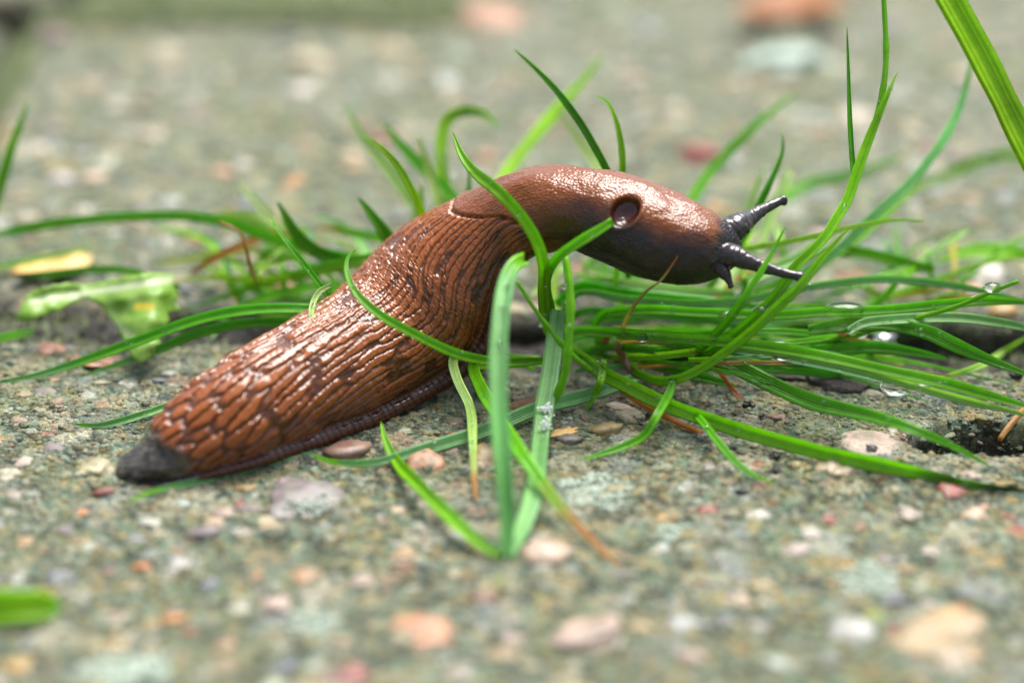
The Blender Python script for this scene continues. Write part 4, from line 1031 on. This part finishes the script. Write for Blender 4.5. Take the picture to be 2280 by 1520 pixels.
speck_patch('lichen_patch', 'blurred pale lichen crust by the salmon stones at the front', 'lichen', 700, 1385, 3.6, 3.6, 110, 0.42, M_LICH, 5)
speck_patch('lichen_patch', 'large pale lichen smear at the front edge of the near slab', 'lichen', 280, 1490, 6.0, 4.0, 220, 0.5, M_LICH, 6)
def tufts(name, xs_, ys_, h, mat, seed):
    r = np.random.default_rng(seed); n = len(xs_)
    z = HGT(xs_, ys_)
    a = r.uniform(0, 6.28, n); w = r.uniform(0.15, 0.35, n); hh = h * r.uniform(0.5, 1.3, n)
    lean = r.normal(size=(n, 2)) * 0.5
    b = np.stack([xs_, ys_, z - 0.2], -1)
    d = np.stack([np.cos(a), np.sin(a), 0 * a], -1) * w[:, None]
    e = np.stack([-np.sin(a), np.cos(a), 0 * a], -1) * w[:, None]
    tipp = b + np.stack([lean[:, 0] * hh, lean[:, 1] * hh, hh], -1)
    V = np.stack([b + d, b - 0.5 * d + e, b - 0.5 * d - e, tipp], 1).reshape(-1, 3)
    k = (np.arange(n) * 4)[:, None, None]
    F = (np.array([[0, 1, 3], [1, 2, 3], [2, 0, 3]])[None] + k).reshape(-1, 3)
    return obj(name, mesh_np(name, V, F), mat, None, kind='stuff')
rm = np.random.default_rng(3)
n = 9000
x = rm.uniform(-95, 95, n); y = rm.uniform(10, 31, n); k = (y > y_near(x) - 1.5) & (y < y_far(x) + 1.0) & (fbm(x * 0.1, y * 0.1, 95, 3) > 0.0)
m1 = tufts('joint_moss', x[k], y[k], 1.0, M_MOSS, 1); m1['label'] = 'dark green moss cushions along the slab joint'; m1['category'] = 'moss'
n = 7000
x = np.concatenate([X_LEFT + rm.uniform(-9, 4, n // 2), rm.uniform(-100, -10, n // 2)]); y = np.concatenate([rm.uniform(70, 170, n // 2), 162 + rm.uniform(-8, 12, n // 2)])
m2 = tufts('edge_moss', x, y, 3.2, M_MOSS, 2); m2['label'] = 'dark blurred moss round the back left corner of the far slab'; m2['category'] = 'moss'
g = G(2150, 940); n = 1500
x = g[0] + rm.normal(size=n) * 7; y = g[1] + rm.normal(size=n) * 3
k = fbm(x * 0.2, y * 0.2, 97, 3) > 0.1
m3 = tufts('pit_moss', x[k], y[k], 0.7, M_MOSS, 3); m3['label'] = 'short moss on the rim of the broken pit'; m3['category'] = 'moss'
grains('soil_crumbs', soil, 5000, lambda r, n: (lambda x, y: (x[(y > y_near(x)) & (y < y_far(x))], y[(y > y_near(x)) & (y < y_far(x))]))(r.uniform(-90, 90, n), r.uniform(8, 32, n)), H_soil, 0.2, 1.1, 0, 9, M_SOIL)

# ------------------------------------------------------------------ water drops and white flecks on the blades
v_d, f_d = ico(3)
def on_blade(px, py):
    best = None
    for o, c, hw in BLADES:
        q, d = proj(c); k = np.hypot(q[:, 0] - px, q[:, 1] - py) - 0.02 * (DIST - d); i = np.argmin(k)
        if best is None or k[i] < best[0] - 4: best = (k[i], d[i] - DIST, hw[i])
    return best
def drop(px, py, rpx, sx=1.0, sy=1.0, label=None, ground=False):
    if ground:
        p = G(px, py, rpx * PXMM * 0.5)
    else:
        b = on_blade(px, py); p = P(px, py, b[1] - 0.15)
    o = obj('water_drop', DROPM, None, None, label or 'small clear water drop clinging to a wet grass blade', 'water drop', None if label else 'clear water drops on the grass blades')
    o.location = p * S
    r = rpx * PXMM * (np.linalg.norm(p - CAM) / DIST)
    o.scale = (r * sx, r, r * sy)
    return o
DROPM = mesh_np('water_drop', v_d, f_d); DROPM.materials.append(M_WATER)
DROPS = [('clear water drop hanging from the long paired blades over the bark flake', [(1740, 790, 17, 1.3, .7), (1793, 797, 11, 1.2, .8), (1868, 811, 16, 1.2, .7), (1822, 774, 8), (1786, 770, 7), (2052, 862, 14, 1.3, .7)]),
 ('big sagging water drop, the largest hanging from the long paired blades', [(1995, 862, 26, 1.4, .7)]),
 ('water drop sitting on the thin needle-tipped stem', [(2210, 640, 16, 1.3, .7), (2165, 660, 14, 1.2, .7)]),
 ('sparkling water drop held in the cut end of a bluish blade', [(1912, 735, 20, 1.2, .9), (1930, 732, 12)]),
 ('water drop beading under a blade in the shade of the slug head', [(1480, 748, 9), (1395, 745, 12, 1.3, .7), (1430, 752, 12, 1.3, .7), (1360, 752, 10, 1.2, .7)]),
 ('water drop at a knot of the thin slanting stem before the slug', [(1212, 708, 13), (1244, 756, 13), (1206, 722, 7)]),
 ('water drop clinging to the knotty upright stem beside the ribbed blade', [(1262, 682, 14), (1266, 730, 12), (1258, 640, 8), (1254, 818, 9)]),
 ('flattened water film drop on the horizontal blades right of the slug head', [(1880, 685, 24, 1.8, .5), (1960, 763, 22, 1.6, .5), (1972, 745, 16, 1.6, .5), (1730, 765, 18, 1.5, .5), (1620, 700, 14, 1.4, .6), (1700, 690, 16, 1.5, .6), (1800, 640, 9)]),
 ('small water drop on the upright blade of the forked sprig', [(1120, 690, 9), (1114, 770, 8), (1130, 640, 7), (1150, 1105, 12, .8, 1.2)]),
 ('small water drop on the lowest long blade lying over the near slab', [(1330, 810, 8), (1500, 842, 7), (1862, 1018, 8), (1970, 1040, 6), (1590, 930, 6)]),
 ('blurred round water drop on a blade behind the slug', [(1703, 377, 14), (985, 355, 14), (1008, 378, 14), (1640, 640, 12, .8, 1.2)]),
 ('tiny water drop on the pale curled tip over the slug back', [(700, 680, 7)]),
 ('tiny water drop on the short pale blade behind the tail end', [(320, 925, 7)])]
for lab, ds in DROPS:
    for a in ds:
        o = drop(*a, label=lab)
        if len(ds) > 1: o['group'] = 'water drops on the grass'
# dew: beads too small to count
def dew():
    r = np.random.default_rng(6); v0, f0 = ico(1); Vs = []
    for o, c, hw in BLADES:
        if o.parent != tuft or len(c) < 16: continue
        off = proj(c)[1] - DIST
        for _ in range(int(len(c) * 0.16)):
            i = r.integers(2, len(c) - 2)
            if off[i] > 16: continue
            p = c[i] + RGT * r.uniform(-.3, .3) * hw[i] + UPV * r.uniform(-.8, .8) * hw[i] - FWD * (0.12 + 0.3 * hw[i])
            Vs.append(v0 * r.uniform(0.10, 0.26) * np.array([1.25, 1, 0.9]) + p)
    n = len(Vs); V = np.array(Vs).reshape(-1, 3) - np.array(tuft.location) / S
    obj('dew_beads', mesh_np('dew_beads', V, (f0[None] + (np.arange(n) * len(v0))[:, None, None]).reshape(-1, 3)), M_WATER, tuft, kind='stuff')
dew()
drop(1117, 1232, 11, label='round bright droplet sitting at the joint of the forked sprig')
drop(825, 1440, 9, label='single blurred droplet lying on bare concrete in front of the sprig', ground=True)
def fleck(px, py, n, seed, label, off):
    r = np.random.default_rng(seed); p = P(px, py, off)
    v0, f0 = ico(0)
    ctr = (r.normal(size=(n, 2)) * 0.42)[:, 0:1] * RGT + (r.normal(size=(n, 1)) * 0.42) * UPV
    V = v0[None] * r.uniform(0.10, 0.24, (n, 1, 1)) + ctr[:, None]
    o = obj('white_fleck', mesh_np('white_fleck', V.reshape(-1, 3), (f0[None] + (np.arange(n) * 12)[:, None, None]).reshape(-1, 3)), M_WHITE, None, label, 'fleck')
    o.location = p * S
fleck(1217, 908, 40, 1, 'upper, larger white powdery fleck on the broad ribbed blade', -7.0)
fleck(1213, 946, 26, 2, 'lower, smaller white powdery fleck on the broad ribbed blade', -8.9)
